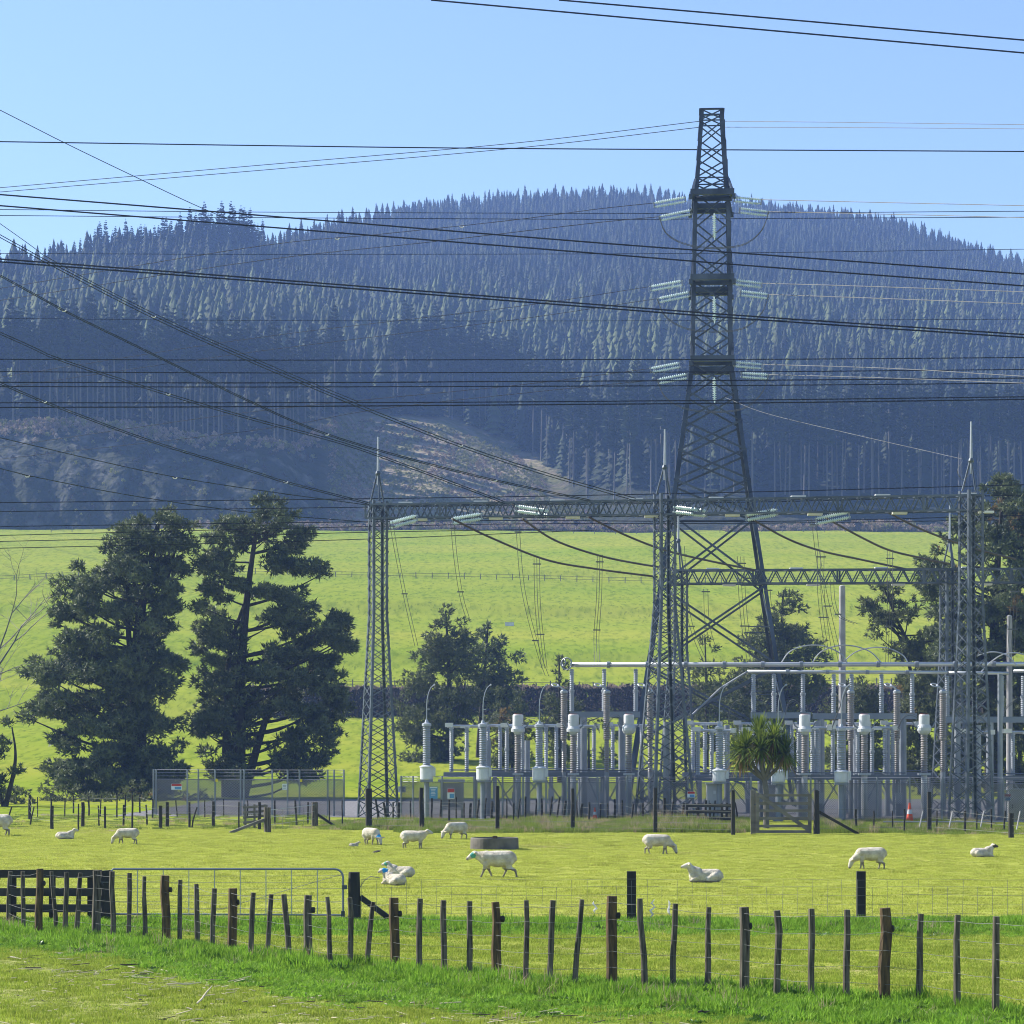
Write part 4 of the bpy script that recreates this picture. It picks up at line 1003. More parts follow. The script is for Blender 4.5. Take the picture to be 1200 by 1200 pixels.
# ------------------------------------------------------------------ big pines
m_pine = mat('pine_needles', (.038, .054, .028), (.165, .195, .08), .9, .6, trans=.22, c3=(.19, .22, .09))
m_pine2 = mat('olive_pine_needles', (.060, .075, .032), (.13, .145, .056), .9, .7, trans=.30, c3=(.19, .19, .07))
m_dead = mat('dead_brown_foliage', (.17, .11, .04), (.27, .185, .07), .9, .9, trans=.25)
m_trunk = mat('dark_pine_bark', (.028, .023, .019), (.060, .050, .042), 2.5, .95, bump=.8, bscale=8)
def tufts(C, D, size, K=8, wid=.052, rng=RNG):
    """C (n,3) centres, D (n,3) outward directions -> needle blades, three corners each."""
    n = len(C); C = np.repeat(C, K, 0); D = np.repeat(D, K, 0); s = np.repeat(size, K)[:, None]
    D = D/(np.linalg.norm(D, axis=1)[:, None]+1e-6)
    d = D*.55+rng.normal(0, .60, (n*K, 3))+np.array((0, 0, .22)); d /= np.linalg.norm(d, axis=1)[:, None]
    q = D+rng.normal(0, .45, (n*K, 3)); sd_ = np.cross(d, q); sd_ /= np.linalg.norm(sd_, axis=1)[:, None]+1e-6
    L_ = s*rng.uniform(.6, 1.2, (n*K, 1)); w = wid*s/.45
    a = C-d*L_*.15-sd_*w*.5; b = C+d*L_*.35+sd_*w; c = C+d*L_; e = C+d*L_*.35-sd_*w
    V = np.stack([a, b, c, e], 1).reshape(-1, 3)
    return V, np.arange(len(V)).reshape(-1, 4)
def pine(name, d, rows, trunks, label, group, mt, cat='pine tree', size=.40, per=20, drop=.08, depth=.75, rad=1.05, dens=1.2, flat=.66, deadfrac=0.0, limb=.36, tr0=.42, seed=1, zg=None, trunk_mt=None, spacing=13):
    rg = np.random.default_rng(seed); k = d/FPX
    bx, by = trunks[0][-1]; X0 = xat(bx, d); Z0 = float(gz(X0, d)) if zg is None else zg
    root = empty(name, (X0, d, Z0), label, cat, group); O = np.array((X0, d, Z0))
    tp = []
    for t in trunks:
        P = [np.array(at(x, y, d)) for x, y in t]; P[-1][2] = min(P[-1][2], Z0-.1)
        tp.append(P[::-1])
    tb = MB()
    for i, P in enumerate(tp):
        n = len(P); r0 = tr0*(1 if i == 0 else .62)
        off = np.array((0, (i % 3-1)*.8*(i > 0), 0))
        Q = catmull([p+off*(j/n) for j, p in enumerate(P)], 5); m_ = len(Q)
        tb.tube([q-O for q in Q], [r0*(1.15-.98*(j/(m_-1))**.8)+.02 for j in range(m_)], 8)
    main = catmull(tp[0], 8)
    ys = [r[0] for r in rows]; cl = []
    for ri, r in enumerate(rows):
        y = r[0]; dy = (rows[min(ri+1, len(rows)-1)][0]-rows[max(0, ri-1)][0])/2 if len(rows) > 1 else 16
        full = (max(i[1] for i in r[1])-min(i[0] for i in r[1]))*k/2; cxm = (max(i[1] for i in r[1])+min(i[0] for i in r[1]))/2
        for x0, x1 in r[1]:
            n = max(1, int(round((x1-x0)/spacing)))
            for i in range(n):
                if rg.random() < drop: continue
                edge = i in (0, n-1)
                px = x0+(x1-x0)*((i+.5+rg.uniform(-.35, .35))/n); py = y+rg.uniform(-.5, .5)*dy
                u = max(-1, min(1, (px-cxm)*k/max(full, .3))); hw = max(.5, full*depth*math.sqrt(max(.05, 1-u*u)))
                reps = 1 if edge else (2 if rg.random() < .75*dens else 1)+(1 if rg.random() < .5*(dens-.5) else 0)
                for _ in range(reps):
                    yo = rg.uniform(-hw, hw) if not edge else rg.uniform(-.3, .3)*hw
                    dd = d+yo; p = np.array((xat(px, d), dd, zat(py, d)))
                    cl.append((p, rad*rg.uniform(.65, 1.2)*(.8 if edge else 1)*(.75 if ri < 2 else 1)))
    cen = []; dirs = []; axis = np.array([main[0], main[-1]])
    for p, r in cl:
        az = p-np.array((np.interp(p[2], [q[2] for q in main], [q[0] for q in main]), d, p[2]-.5)); az = az/(np.linalg.norm(az)+.01)
        m_ = int(per*(r/rad)**1.6)
        q = rg.normal(0, 1, (m_, 3)); q /= np.linalg.norm(q, axis=1)[:, None]; rr = rg.uniform(.35, 1, (m_, 1))
        off = q*rr*np.array((r*1.05, r*1.05, r*flat)); off[:, 2] += np.abs(off[:, 0]*0)
        cen.append(p+off); dirs.append(q*.7+az*.6)
        if rg.random() < limb:
            hz_ = p[2]-.30*np.hypot(p[0]-X0, p[1]-d)-.3; j = int(np.argmin([abs(qq[2]-hz_) for qq in main]))
            s = main[j]; L_ = np.linalg.norm(p-s)
            if L_ > .7:
                mid = s*.5+p*.5+np.array((rg.normal(0, .06)*L_, rg.normal(0, .06)*L_, -.07*L_))
                qs = catmull([s, mid, p], 4); tb.tube([q_-O for q_ in qs], [max(.018, (.05+.014*L_)*(1-.8*t/(len(qs)-1))) for t in range(len(qs))], 5)
    tb.build('trunk', trunk_mt or m_trunk, root)
    cen = np.concatenate(cen)-O; dirs = np.concatenate(dirs)
    V_, F_ = tufts(cen, dirs, rg.uniform(.7, 1.25, len(cen))*size, rng=rg)
    if deadfrac:
        sel = (wob(cen[:, 0]*1.1+seed, cen[:, 2]*.9+cen[:, 1]*.4) > 1.0-deadfrac); mids = np.repeat(sel.astype(np.int32), 8)
        finish('crown', np_mesh(V_, F_, mids), [mt, m_dead], root)
    else: finish('crown', np_mesh(V_, F_), mt, root)
    return root
T1 = [(597,[(172,200)]),(610,[(148,228)]),(628,[(128,232)]),(646,[(122,228)]),(664,[(80,98),(112,228)]),(682,[(70,224)]),(700,[(64,220)]),(720,[(54,214)]),(740,[(60,150),(165,205)]),(758,[(66,140),(150,196)]),(777,[(34,222)]),(796,[(30,212)]),(815,[(24,196)]),(835,[(27,195)]),(855,[(58,212)]),(875,[(62,216)]),(893,[(56,222)]),(910,[(62,218)]),(924,[(75,210)])]
pine('pine_tree', 190, T1, [[(188,600),(176,660),(162,740),(160,830),(160,930)], [(150,640),(150,730),(158,830),(160,930)], [(205,640),(185,720),(170,800),(162,880)]], 'broad dark pine left of its twin, branches sweeping to the ground', 'big pines left of the switchyard', m_pine, seed=3, tr0=.62, deadfrac=0, per=60, dens=1.25, drop=.09, flat=.62)
T2 = [(590,[(288,332)]),(604,[(264,348)]),(620,[(252,366)]),(638,[(244,292),(305,362)]),(655,[(234,282),(310,352)]),(668,[(230,278),(322,384)]),(684,[(242,296),(322,345)]),(700,[(228,268),(292,362)]),(718,[(218,260),(302,372)]),(735,[(237,278),(322,412)]),(752,[(228,290),(332,416)]),(770,[(232,300),(310,398)]),(790,[(237,402)]),(808,[(226,300),(322,410)]),(826,[(232,408)]),(845,[(227,300),(357,412)]),(862,[(222,298),(322,398)]),(880,[(232,288),(312,392)]),(895,[(242,288),(322,378)]),(908,[(250,300),(335,372)])]
pine('pine_tree', 193, T2, [[(304,596),(292,680),(284,760),(280,840),(279,930)], [(292,690),(270,760),(266,830),(265,930)], [(340,770),(312,840),(284,900)]], 'open crowned dark pine right of its twin, bare limbs showing', 'big pines left of the switchyard', m_pine, seed=5, tr0=.55, per=60, dens=1.15, drop=.07, limb=.32, flat=.6)
C1 = [(718,[(512,526)]),(735,[(503,546)]),(752,[(491,556)]),(770,[(483,562)]),(790,[(476,564)]),(810,[(470,564)]),(830,[(465,562)]),(850,[(462,556)]),(870,[(466,542)]),(888,[(468,536)])]
pine('pine_tree', 252, C1, [[(522,716),(526,780),(526,850),(524,915)], [(545,800),(532,860),(526,905)]], 'mid-sized dark pine behind the left voltage transformers, left of two touching', 'pines behind the switchyard', m_pine2, seed=8, tr0=.36, size=.46, per=46, limb=.4, rad=1.35, dens=1.5, flat=.8, drop=.04)
C2 = [(736,[(562,580)]),(752,[(552,598)]),(770,[(548,611)]),(788,[(550,614)]),(805,[(555,612)]),(825,[(560,608)]),(848,[(562,596)])]
pine('pine_tree', 256, C2, [[(572,733),(567,800),(562,860),(560,915)], [(600,800),(575,850),(562,900)]], 'mid-sized dark pine behind the left voltage transformers, right of two touching', 'pines behind the switchyard', m_pine, seed=9, tr0=.32, size=.46, per=46, limb=.4, rad=1.35, dens=1.5, flat=.8, drop=.04)
C3 = [(776,[(651,658)]),(790,[(647,664)]),(806,[(642,672)]),(824,[(636,682)]),(842,[(632,690)]),(862,[(634,688)]),(882,[(636,686)])]
pine('pine_tree', 230, C3, [[(655,768),(656,840),(656,915)]], 'small pointed young pine under the left end of the busbar', 'pines behind the switchyard', m_pine2, seed=12, tr0=.22, size=.42, per=46, limb=.3, rad=1.2, dens=1.5, flat=.8, drop=.03)
C4 = [(700,[(912,934)]),(716,[(900,944)]),(736,[(886,952)]),(756,[(868,962)]),(776,[(856,966)]),(796,[(850,970)]),(816,[(838,960)]),(838,[(836,956)]),(860,[(840,950)]),(880,[(842,950)])]
pine('pine_tree', 256, C4, [[(918,692),(914,770),(912,850),(910,915)], [(940,760),(918,830),(912,890)]], 'leafy dark pine behind the right leg of the transmission tower', 'pines behind the switchyard', m_pine2, seed=15, tr0=.34, size=.46, per=46, limb=.4, rad=1.35, dens=1.5, flat=.8, drop=.04)
C5 = [(752,[(820,832)]),(768,[(814,842)]),(786,[(808,850)]),(804,[(806,856)]),(824,[(808,852)]),(846,[(812,850)]),(868,[(812,850)])]
pine('pine_tree', 246, C5, [[(826,746),(828,820),(828,915)]], 'small dark pine just inside the feet of the transmission tower', 'pines behind the switchyard', m_pine2, seed=16, tr0=.2, size=.42, per=42, rad=1.3, flat=.8)
R1 = [(565,[(1160,1196)]),(580,[(1148,1214)]),(600,[(1128,1226)]),(620,[(1112,1228)]),(640,[(1090,1118),(1130,1232)]),(660,[(1082,1116),(1135,1150),(1170,1232)]),(680,[(1070,1122),(1150,1234)]),(700,[(1080,1130),(1150,1234)]),(720,[(1090,1240)]),(742,[(1080,1140),(1160,1240)]),(762,[(1090,1240)]),(784,[(1100,1240)])]
pine('pine_tree', 205, R1, [[(1176,570),(1170,650),(1166,720),(1164,800),(1162,930)], [(1215,640),(1185,720),(1168,790)], [(1120,670),(1145,720),(1162,770)]], 'tall broad pine at the right edge behind the right lattice mast', 'pines behind the switchyard', m_pine, seed=21, tr0=.55, deadfrac=.42, per=55, dens=2.0, limb=.35, drop=.03)
R2 = [(690,[(1020,1058)]),(704,[(1012,1072)]),(720,[(1012,1080)]),(738,[(1016,1060),(1075,1095)]),(756,[(1040,1110)]),(775,[(1052,1120)]),(795,[(1050,1130)])]
pine('pine_tree', 214, R2, [[(1036,690),(1060,745),(1092,800),(1110,930)], [(1015,712),(1060,760),(1090,800)]], 'leaning pine reaching left toward the plain concrete pole', 'pines behind the switchyard', m_pine2, seed=23, tr0=.30, deadfrac=.25, per=42, limb=.45, dens=1.4)
SHB = [('dense olive shrub behind the orange cone, its crown browned', 1078, 200, [(790,[(1060,1100)]),(808,[(1052,1108)]),(828,[(1048,1112)]),(850,[(1046,1112)]),(872,[(1046,1112)]),(894,[(1048,1110)]),(915,[(1050,1108)])], .45),
       ('dense dark shrub behind the right lattice mast', 1135, 202, [(800,[(1118,1150)]),(820,[(1108,1160)]),(845,[(1104,1164)]),(870,[(1104,1164)]),(895,[(1106,1160)]),(915,[(1108,1160)])], .2),
       ('dense dark shrub at the right edge under the broad pine', 1195, 201, [(790,[(1178,1214)]),(810,[(1166,1226)]),(835,[(1160,1232)]),(862,[(1160,1232)]),(890,[(1160,1230)]),(915,[(1162,1230)])], .25),
       ('round brownish shrub between the left isolator insulators', 600, 240, [(815,[(584,612)]),(832,[(576,622)]),(850,[(572,626)]),(868,[(572,626)]),(888,[(576,622)])], .55),
       ('low dark shrub behind the grey columns left of the middle mast', 690, 238, [(835,[(706,720)]),(852,[(700,726)]),(872,[(698,728)]),(890,[(700,726)])], .2),
       ('olive shrub behind the isolator frame right of the cabbage tree', 1010, 222, [(800,[(985,1010)]),(816,[(972,1030)]),(836,[(965,1042)]),(858,[(964,1044)]),(882,[(966,1042)]),(902,[(970,1040)])], .3)]
for i, (lab, px, d, rows_, df) in enumerate(SHB):
    pine('shrub', d, rows_, [[(px, rows_[0][0]+10), (px, 935)]], lab, 'shrubs behind the switchyard', m_pine2 if i != 1 else m_pine, cat='shrub', seed=40+i, tr0=.16, deadfrac=df, per=60, dens=2.4, drop=.0, size=.36, limb=.15, rad=1.15, flat=.8)
L1 = [(848,[(-44,10)]),(864,[(-48,22)]),(880,[(-50,14)]),(896,[(-48,24)]),(912,[(-44,8)]),(926,[(-40,4)])]
pine('pine_tree', 160, L1, [[(14,852),(18,880),(16,905),(6,940)], [(-20,850),(-8,900),(4,940)]], 'dark contorted tree cut by the left edge', None, m_pine, seed=31, tr0=.14, size=.32, per=42, rad=.66, limb=0)
HB = [(928,[(-30,34)]),(938,[(-34,44)])]
pine('hedge', 168, HB, [[(4,925),(4,950)]], 'low dark hedge below the big pines at the left edge', None, m_pine2, cat='hedge', seed=33, tr0=.05, size=.3, per=20, rad=.6, drop=0, dens=1.5, limb=.1)
HB2 = [(918,[(44,58),(150,170)]),(928,[(38,250)]),(938,[(34,255)])]
pine('hedge', 180, HB2, [[(140,925),(140,950)]], 'low scrubby hedge along the foot of the two big pines', None, m_pine2, cat='hedge', seed=34, tr0=.05, size=.3, per=14, rad=.6, drop=.05, dens=1.5, limb=.5, deadfrac=.3)
# bare deciduous tree at the left edge
def bare_tree(px, pyb, pyt, d, label, seed):
    rg = random.Random(seed); x = xat(px, d); z0 = float(gz(x, d)); root = empty('bare_tree', (x, d, z0), label, 'tree'); b = MB(); tw = MB()
    def grow(p, dr, ln, r, lev):
        q = [p]; 
        for i in range(4):
            dr = (dr+Vector((rg.gauss(0, .12), rg.gauss(0, .12), rg.gauss(.03, .08)))).normalized(); q.append(q[-1]+dr*ln/4)
        (b if lev < 2 else tw).tube(q, [r*(1-.13*i) for i in range(5)], 6 if lev < 2 else 4)
        if lev >= 4: return
        for i in range(3 if lev else 5):
            s = q[rg.choice((2, 3, 4))]; nd = (dr+Vector((rg.gauss(0, .6), rg.gauss(0, .6), rg.gauss(.1, .35)))).normalized(); grow(s, nd, ln*rg.uniform(.5, .75), r*.52, lev+1)
    h = zat(pyt, d)-z0; grow(Vector((0, 0, -.1)), Vector((.05, 0, 1)), h*.42, .2, 0)
    b.build('trunk', m_trunk2, root); tw.build('twigs', m_twig, root)
m_trunk2 = mat('grey_bark', (.10, .09, .08), (.16, .15, .13), 2, .95); m_twig = mat('pale_twigs', (.20, .17, .15), (.28, .25, .22), 2, .95)
bare_tree(-36, 900, 628, 215, 'leafless pale tree reaching in from the left edge', 4)

# cabbage tree -----------------------------------------------------------------
m_blade = mat('cabbage_tree_leaves', (.075, .125, .014), (.19, .235, .034), 2.2, .6, trans=.42, spec=.12); m_skirt = mat('dead_cabbage_leaves', (.20, .12, .045), (.30, .19, .07), 3, .8, trans=.2)
dC = 112.0; xC = xat(898, dC); root = empty('cabbage_tree', (xC, dC, 0), 'cabbage tree with round spiky green crown behind the wooden gate', 'tree')
def lc(px, py): return Vector((xat(px, dC)-xC, 0, zat(py, dC)))
b = MB(); b.tube([Vector((0, 0, -.05)), lc(898, 960), lc(898, 930), lc(896, 912)], [.15, .13, .12, .12], 9)
HEADS = [(lc(874, 876)+Vector((0, -.2, 0))), lc(907, 866)+Vector((0, -.35, 0)), (lc(908, 876)+Vector((0, .4, 0))), lc(891, 862)+Vector((0, .3, 0)), lc(869, 884)+Vector((0, .3, 0)), lc(919, 884)+Vector((0, -.1, 0)), lc(890, 878)+Vector((0, -.5, 0))]
for h_ in HEADS: b.tube([lc(896, 914), (lc(896, 914)+h_)/2+Vector((h_.x*.15, 0, -.06)), h_], [.10, .075, .05], 7)
b.build('trunk', m_trunk2, root)
bl = MB(); skb = MB(); rg = random.Random(5)
for h_ in HEADS:
    for i in range(230):
        th = rg.uniform(0, 6.283); el = rg.uniform(-1.05, 1.45); L_ = rg.uniform(.80, 1.22)*(1.0 if el > -.3 else .85)
        o = Vector((math.cos(th)*math.cos(el), math.sin(th)*math.cos(el), math.sin(el))); sd_ = o.cross(Vector((0, 0, 1))).normalized(); w = rg.uniform(.024, .038)
        droop = rg.uniform(.08, .42)*(1 if el < .8 else .35); pts = [h_+o*L_*t+Vector((0, 0, -droop*t**2.2)) for t in (0, .35, .7, 1)]; ws = (w*.6, w, w*.75, .002)
        m_ = skb if (el < -.55 and rg.random() < .6) else bl; b0 = len(m_.v)
        m_.add([p+sd_*s*q for p, q in zip(pts, ws) for s in (-1, 1)], [(0, 1, 3, 2), (2, 3, 5, 4), (4, 5, 7, 6)])
bl.build('crown', m_blade, root); skb.build('dead_leaf_skirt', m_skirt, root)

# ------------------------------------------------------------------ fences
m_post = mat('weathered_post', (.036, .030, .023), (.175, .15, .112), 26, .95, bump=.9, bscale=60, stretch=(1, 1, .10), c3=(.25, .235, .19), dist=.006)
m_rust = mat('lichen_stained_post', (.040, .030, .022), (.155, .10, .045), 20, .95, bump=.9, bscale=60, stretch=(1, 1, .16), c3=(.24, .20, .13), dist=.006)
m_dpost = mat('dark_tarred_post', (.024, .022, .020), (.052, .047, .040), 3, .9, bump=.6, bscale=12, stretch=(1, 1, .25))
m_wire = mat('fence_wire', (.17, .17, .16), (.25, .25, .23), 1, .9, spec=.1)
m_plank = mat('weathered_plank', (.038, .034, .030), (.080, .072, .062), 3, .95, bump=.6, bscale=10, stretch=(.25, 1, 1))
m_gwood = mat('grey_gate_timber', (.12, .11, .095), (.21, .19, .165), 3, .95, bump=.6, bscale=10, stretch=(.3, 1, 1))
def add_post(root, O, x, y, z0, h, r, lean, mt, sq=False, label=None, ly=0.0, n=8, name='post'):
    b = MB(); tp = Vector((lean*h, ly*h, h))
    if sq: b.bar(Vector((0, 0, -.3)), tp, r*2, r*1.1, (0, 1, 0))
    else:
        q = random.uniform(.85, 1.1)
        b.tube([Vector((0, 0, -.3))-tp*.0, tp*.35+Vector((random.gauss(0, .008), 0, 0)), tp*.75+Vector((random.gauss(0, .01), 0, 0)), tp], [r*1.06, r, r*q, r*.93*q], n)
    o = b.build(name, mt, root, False); o.location = Vector((x, y, z0))-O
    if label: o['label'] = label
    return o
FR_ = empty('post_and_wire_fence', (0, 40, 0), 'near post and wire fence of narrow leaning battens curving across the foreground', 'fence'); O = Vector((0, 40, 0))
tops = []
for px, pt, pb, ty in NEARPOSTS:
    d = dground(pb); x = xat(px, d); h = (pb-pt)/FPX*d*1.0; lean = {64: -.10, 77: .03, 91: .09, 336: -.09, 361: 0, 433: .12, 315: .08, 295: .05, 677: .10, 645: .06, 151: .02, 248: .04, 753: -.06, 386: -.06, 11: .04}.get(px, random.gauss(0, .018))
    big = ty > 0; r = (.072 if big else .043)*random.uniform(.92, 1.1)
    add_post(FR_, O, x-lean*h*.5, d, 0, h, r, lean, m_rust if ty == 1 else m_post, False, 'orange stained round post' if ty == 1 else None, n=10)
    tops.append((x, d, h, r))
    if big:
        MB().lathe([(.02, -.03), (.045, -.02), (.045, .03), (.02, .04)], (x+r*1.05-O.x, d-O.y, h*.78), 8, (1, 0, 0)).build('insulator_knob', m_dpost, FR_)
fx = sorted(tops)
for fz in (.20, .38, .56, .74, .93):
    pts = []
    for i, (x, d, h, r) in enumerate(fx):
        pts.append(Vector((x, d-r-.006, h*fz+random.gauss(0, .008)))-O)
        if i < len(fx)-1: x2, d2, h2, r2 = fx[i+1]; pts.append(Vector(((x+x2)/2, (d-r+d2-r2)/2, (h+h2)/2*fz-.012))-O)
    MB().tube(pts, (.0024 if fz < .9 else .003), 4).build('wire', m_wire, FR_)

# second fence beyond the track: few stout posts, netting, metal gate, rail fence
dQ = 49.5
root = empty('netting_fence', (xat(740, dQ), dQ, 0), 'stock netting fence with three stout dark square posts across the track', 'fence'); O = root.location.copy()
for px, pt, w, lab in ((740, 1021, .088, None), (1009, 1021, .086, None), (1290, 1021, .086, None)):
    add_post(root, O, xat(px, dQ), dQ, 0, zat(pt, dQ), w, 0, m_dpost, True)
xa, xb = xat(424, dQ), xat(1300, dQ)
for z in (.14, .32, .50, .66, .80): 
    n = 24; MB().tube([Vector((xa+(xb-xa)*i/n, dQ-.08, z-.012*math.sin(i*1.3)))-O for i in range(n+1)], .0026, 4).build('wire', m_wire, root)
b = MB(); k = 0
while xa+k*.29 < xb:
    x = xa+k*.29; b.bar(Vector((x, dQ-.085, .12))-O, Vector((x+random.gauss(0, .01), dQ-.085, random.choice((.80, .66, .78))))-O, .006); k += 1
b.build('netting_stays', m_wire, root)
m_wool = mat('wool', (.44, .38, .29), (.70, .64, .53), 4.5, .95, bump=1.0, bscale=26, dist=.05)
m_tuft = mat('white_wool_tuft', (.74, .72, .68), (.85, .83, .79), 9, .95, trans=.45)
for i, (px, py, hp, lab) in enumerate([(697, 1063, 14, 'small tuft of white wool on the netting, leftmost of three'), (766, 1065, 22, 'long straggly tuft of white wool on the netting right of the stout post'), (785, 1064, 18, 'short tuft of white wool on the netting, rightmost of three')]):
    p = at(px, py, dQ-.1); b = MB(); h = hp/FPX*dQ; pts = [p+Vector((random.gauss(0, .03), random.gauss(0, .01), h*(.5-t))) for t in (0, .2, .4, .6, .8, 1)]
    b.tube(pts, [.006, .020, .015, .026, .022, .005], 8); tag(b.build('wool_tuft', m_tuft), lab, 'wool tuft', 'wool caught on the netting')
gate_post = empty('gate_post', (xat(415, dQ), dQ, 0), 'stout dark strainer post with a stay, right of the metal gate', 'post')
add_post(gate_post, Vector((0, 0, 0)), 0, 0, 0, zat(1022, dQ), .125, 0, m_dpost, False, n=10)
MB().bar((.12, -.02, .46), (.78, -.05, -.02), .10, .10).build('stay', m_dpost, gate_post)
MB().tube([(.1, 0, .62), (.2, -.05, .78), (.32, -.05, .86), (.5, -.04, .83)], .008, 5).build('loose_wire', m_wire, gate_post)
gate_post2 = empty('gate_post', (xat(123.5, dQ), dQ, 0), 'stout dark post where the rail fence meets the metal gate', 'post')
add_post(gate_post2, Vector((0, 0, 0)), 0, 0, 0, zat(1020, dQ), .105, 0, m_dpost, False, n=10, name='shaft')
MB().torus((0, 0, .75), .112, .008, n=14).build('wire_lashing', m_wire, gate_post2)
g0, g1 = xat(131, dQ), xat(402, dQ); root = empty('farm_gate', (g0, dQ, 0), 'wide pipe framed metal farm gate with netting infill', 'gate'); W_ = g1-g0; zt = zat(1018.5, dQ)
b = MB(); arc = [(W_-.16+.16*math.sin(a), 0, zt-.16+.16*math.cos(a)) for a in (0, .3, .6, .9, 1.2, 1.57)]
b.tube([(0, 0, .12), (0, 0, zt-.02), (.03, 0, zt)]+arc+[(W_, 0, .10)], .021, 8); b.tube([(0, 0, .13), (W_, 0, .11)], .018, 8); b.build('frame', m_galv, root)
b = MB()
for i in range(1, 9): b.box((W_*i/9, 0, zt/2+.05), (.016, .008, zt-.1))
b.build('upright', m_galvl, root)
b = MB()
for i in range(1, 7): z = .12+(zt-.12)*i/7; b.tube([(0, 0, z), (W_/2, 0, z-.01), (W_, 0, z)], .0035, 4)
b.tube([(W_*.45, .0, .2), (W_-.02, 0, zt-.1)], .005, 4); b.build('mesh_wire', m_wire, root)
b = MB(); b.box((W_+.03, 0, zt-.35), (.10, .05, .08)); b.box((W_, 0, .13), (.07, .06, .12)); b.build('latch', m_steel, root)
root = empty('rail_fence', (xat(60, dQ), dQ, 0), 'three rail dark timber fence at the left edge', 'fence'); O = root.location.copy()
xl, xr = xat(-120, dQ), xat(119, dQ)
for py in (1024, 1045.5, 1064.5):
    MB().box(Vector(((xl+xr)/2, dQ+.02, zat(py, dQ)))-O, (xr-xl, .045, .155)).build('rail', m_plank, root)
for px in (-90, 14, 60, 105): add_post(root, O, xat(px, dQ), dQ+.12, 0, zat(1021, dQ), .06, 0, m_dpost, True)

# far paddock fence and the posts of the lane beyond it --------------------------------
def line_fence(name, label, posts, wires=(.35, .6, .85), mt=None, r=.055, wr=.006):
    pp = [(xat(px, dground(pb)), dground(pb), (pb-pt)/FPX*dground(pb), ln, rr) for px, pt, pb, ln, rr in posts]
    O = Vector((pp[0][0], pp[0][1], 0)); root = empty(name, O, label, 'fence')
    for x, d, h, ln, rr in pp:
        add_post(root, O, x-ln*h, d, 0, h, r*rr, ln, mt or m_dpost)
    for fz in wires:
        MB().tube([Vector((x, d-.07, min(1.25, h)*fz))-O for x, d, h, ln, rr in pp], wr, 4).build('wire', m_wire, root)
    return root
line_fence('paddock_fence', 'far paddock fence left of the pines\' netting gate, many uneven posts', [(-12,940,972,0,1),(14,945,970,.3,.6),(35,931,960,0,1.3),(40,945,967,.25,.6),(61,944,972,0,1.3),(92,942,973,0,.6),(97,940,969,0,1.3),(115,944,968,-.05,.6),(123,945,971,0,.8),(145,943,968,.03,.8),(155,932,972,0,.7),(171,943,968,-.06,.7),(188,944,971,0,1.3),(196,940,969,0,1.3),(222,940,970,0,.9),(231,946,970,.3,.6),(250,939,969,0,1.2),(280,940,972,0,.6),(304,940,972,0,1.2)], r=.06)
line_fence('lane_fence', 'second row of uneven thin posts behind the far paddock fence at the left', [(44,934,958,0,.6),(60,936,957,0,1),(76,935,957,0,.8),(86,932,953,0,1),(104,933,956,0,1),(119,932,957,.06,.8),(137,932,958,0,.9),(147,931,956,.03,1),(164,931,953,0,1),(179,936,959,0,.9),(206,938,958,-.1,.7),(240,938,958,0,.7),(262,936,957,0,.7),(290,938,958,0,.8),(322,938,966,0,1),(346,938,968,-.06,1),(361,940,966,0,.9),(386,938,966,.0,.7),(401,938,968,0,.7)], r=.045)
PF = [(432,924,972,0,1.6),(494,923,973,0,1.25),(583,921,974,0,1.0),(671,924,975,0,1.0),(768,923,976,0,1.0),(859,926,978,0,1.0)]
line_fence('paddock_fence', 'far paddock fence of tall dark posts in front of the long grass', PF, (.15, .35, .55, .75, .95), r=.085)
line_fence('paddock_fence', 'far paddock fence right of the wooden gate', [(957,927,978,0,1.5),(1089,928,976,0,1.1),(1185,953,982,0,1.3),(1230,953,984,0,1.2)], (.2, .5, .8), r=.08)
rr_ = random.Random(11); LP = []
px = 440
while px < 862:
    LP.append((px, 937+rr_.uniform(-5, 5), 961+rr_.uniform(-1, 3)+(px-440)*.004, rr_.choice((0, 0, .0, .05, -.05, .12, -.16)), rr_.choice((.7, .9, 1, 1.2)))); px += rr_.uniform(6, 14)
line_fence('lane_fence', 'ragged row of short close set posts in front of the switchyard gravel', LP, (.4, .75), r=.052)
line_fence('lane_fence', 'row of thin dark posts before the gravel right of the wooden gate', [(1003,948,975,0,1),(1024,950,974,0,.7),(1046,950,972,0,.6),(1060,948,976,0,.7),(1098,950,974,0,.7),(1131,950,977,.02,1),(1145,950,975,0,.6),(1162,948,974,0,.7),(1178,950,974,.06,.8)], (.7,), r=.05)
root = empty('pipe_rail', (xat(1035, 113), 113, 0), 'low pipe rail on pale leaning stakes right of the wooden gate', 'rail'); O = root.location.copy()
MB().tube([at(1035, 963, 113)-O, at(1110, 963, 112.6)-O, at(1260, 962.5, 112)-O], .035, 6).build('pipe', m_galv, root)
for px in (1080, 1115, 1152, 1195): MB().tube([Vector((xat(px-2, 108), 108.4, -.05))-O, Vector((xat(px+6, 108), 109, .82))-O], .03, 6).build('stake', m_conc, root)
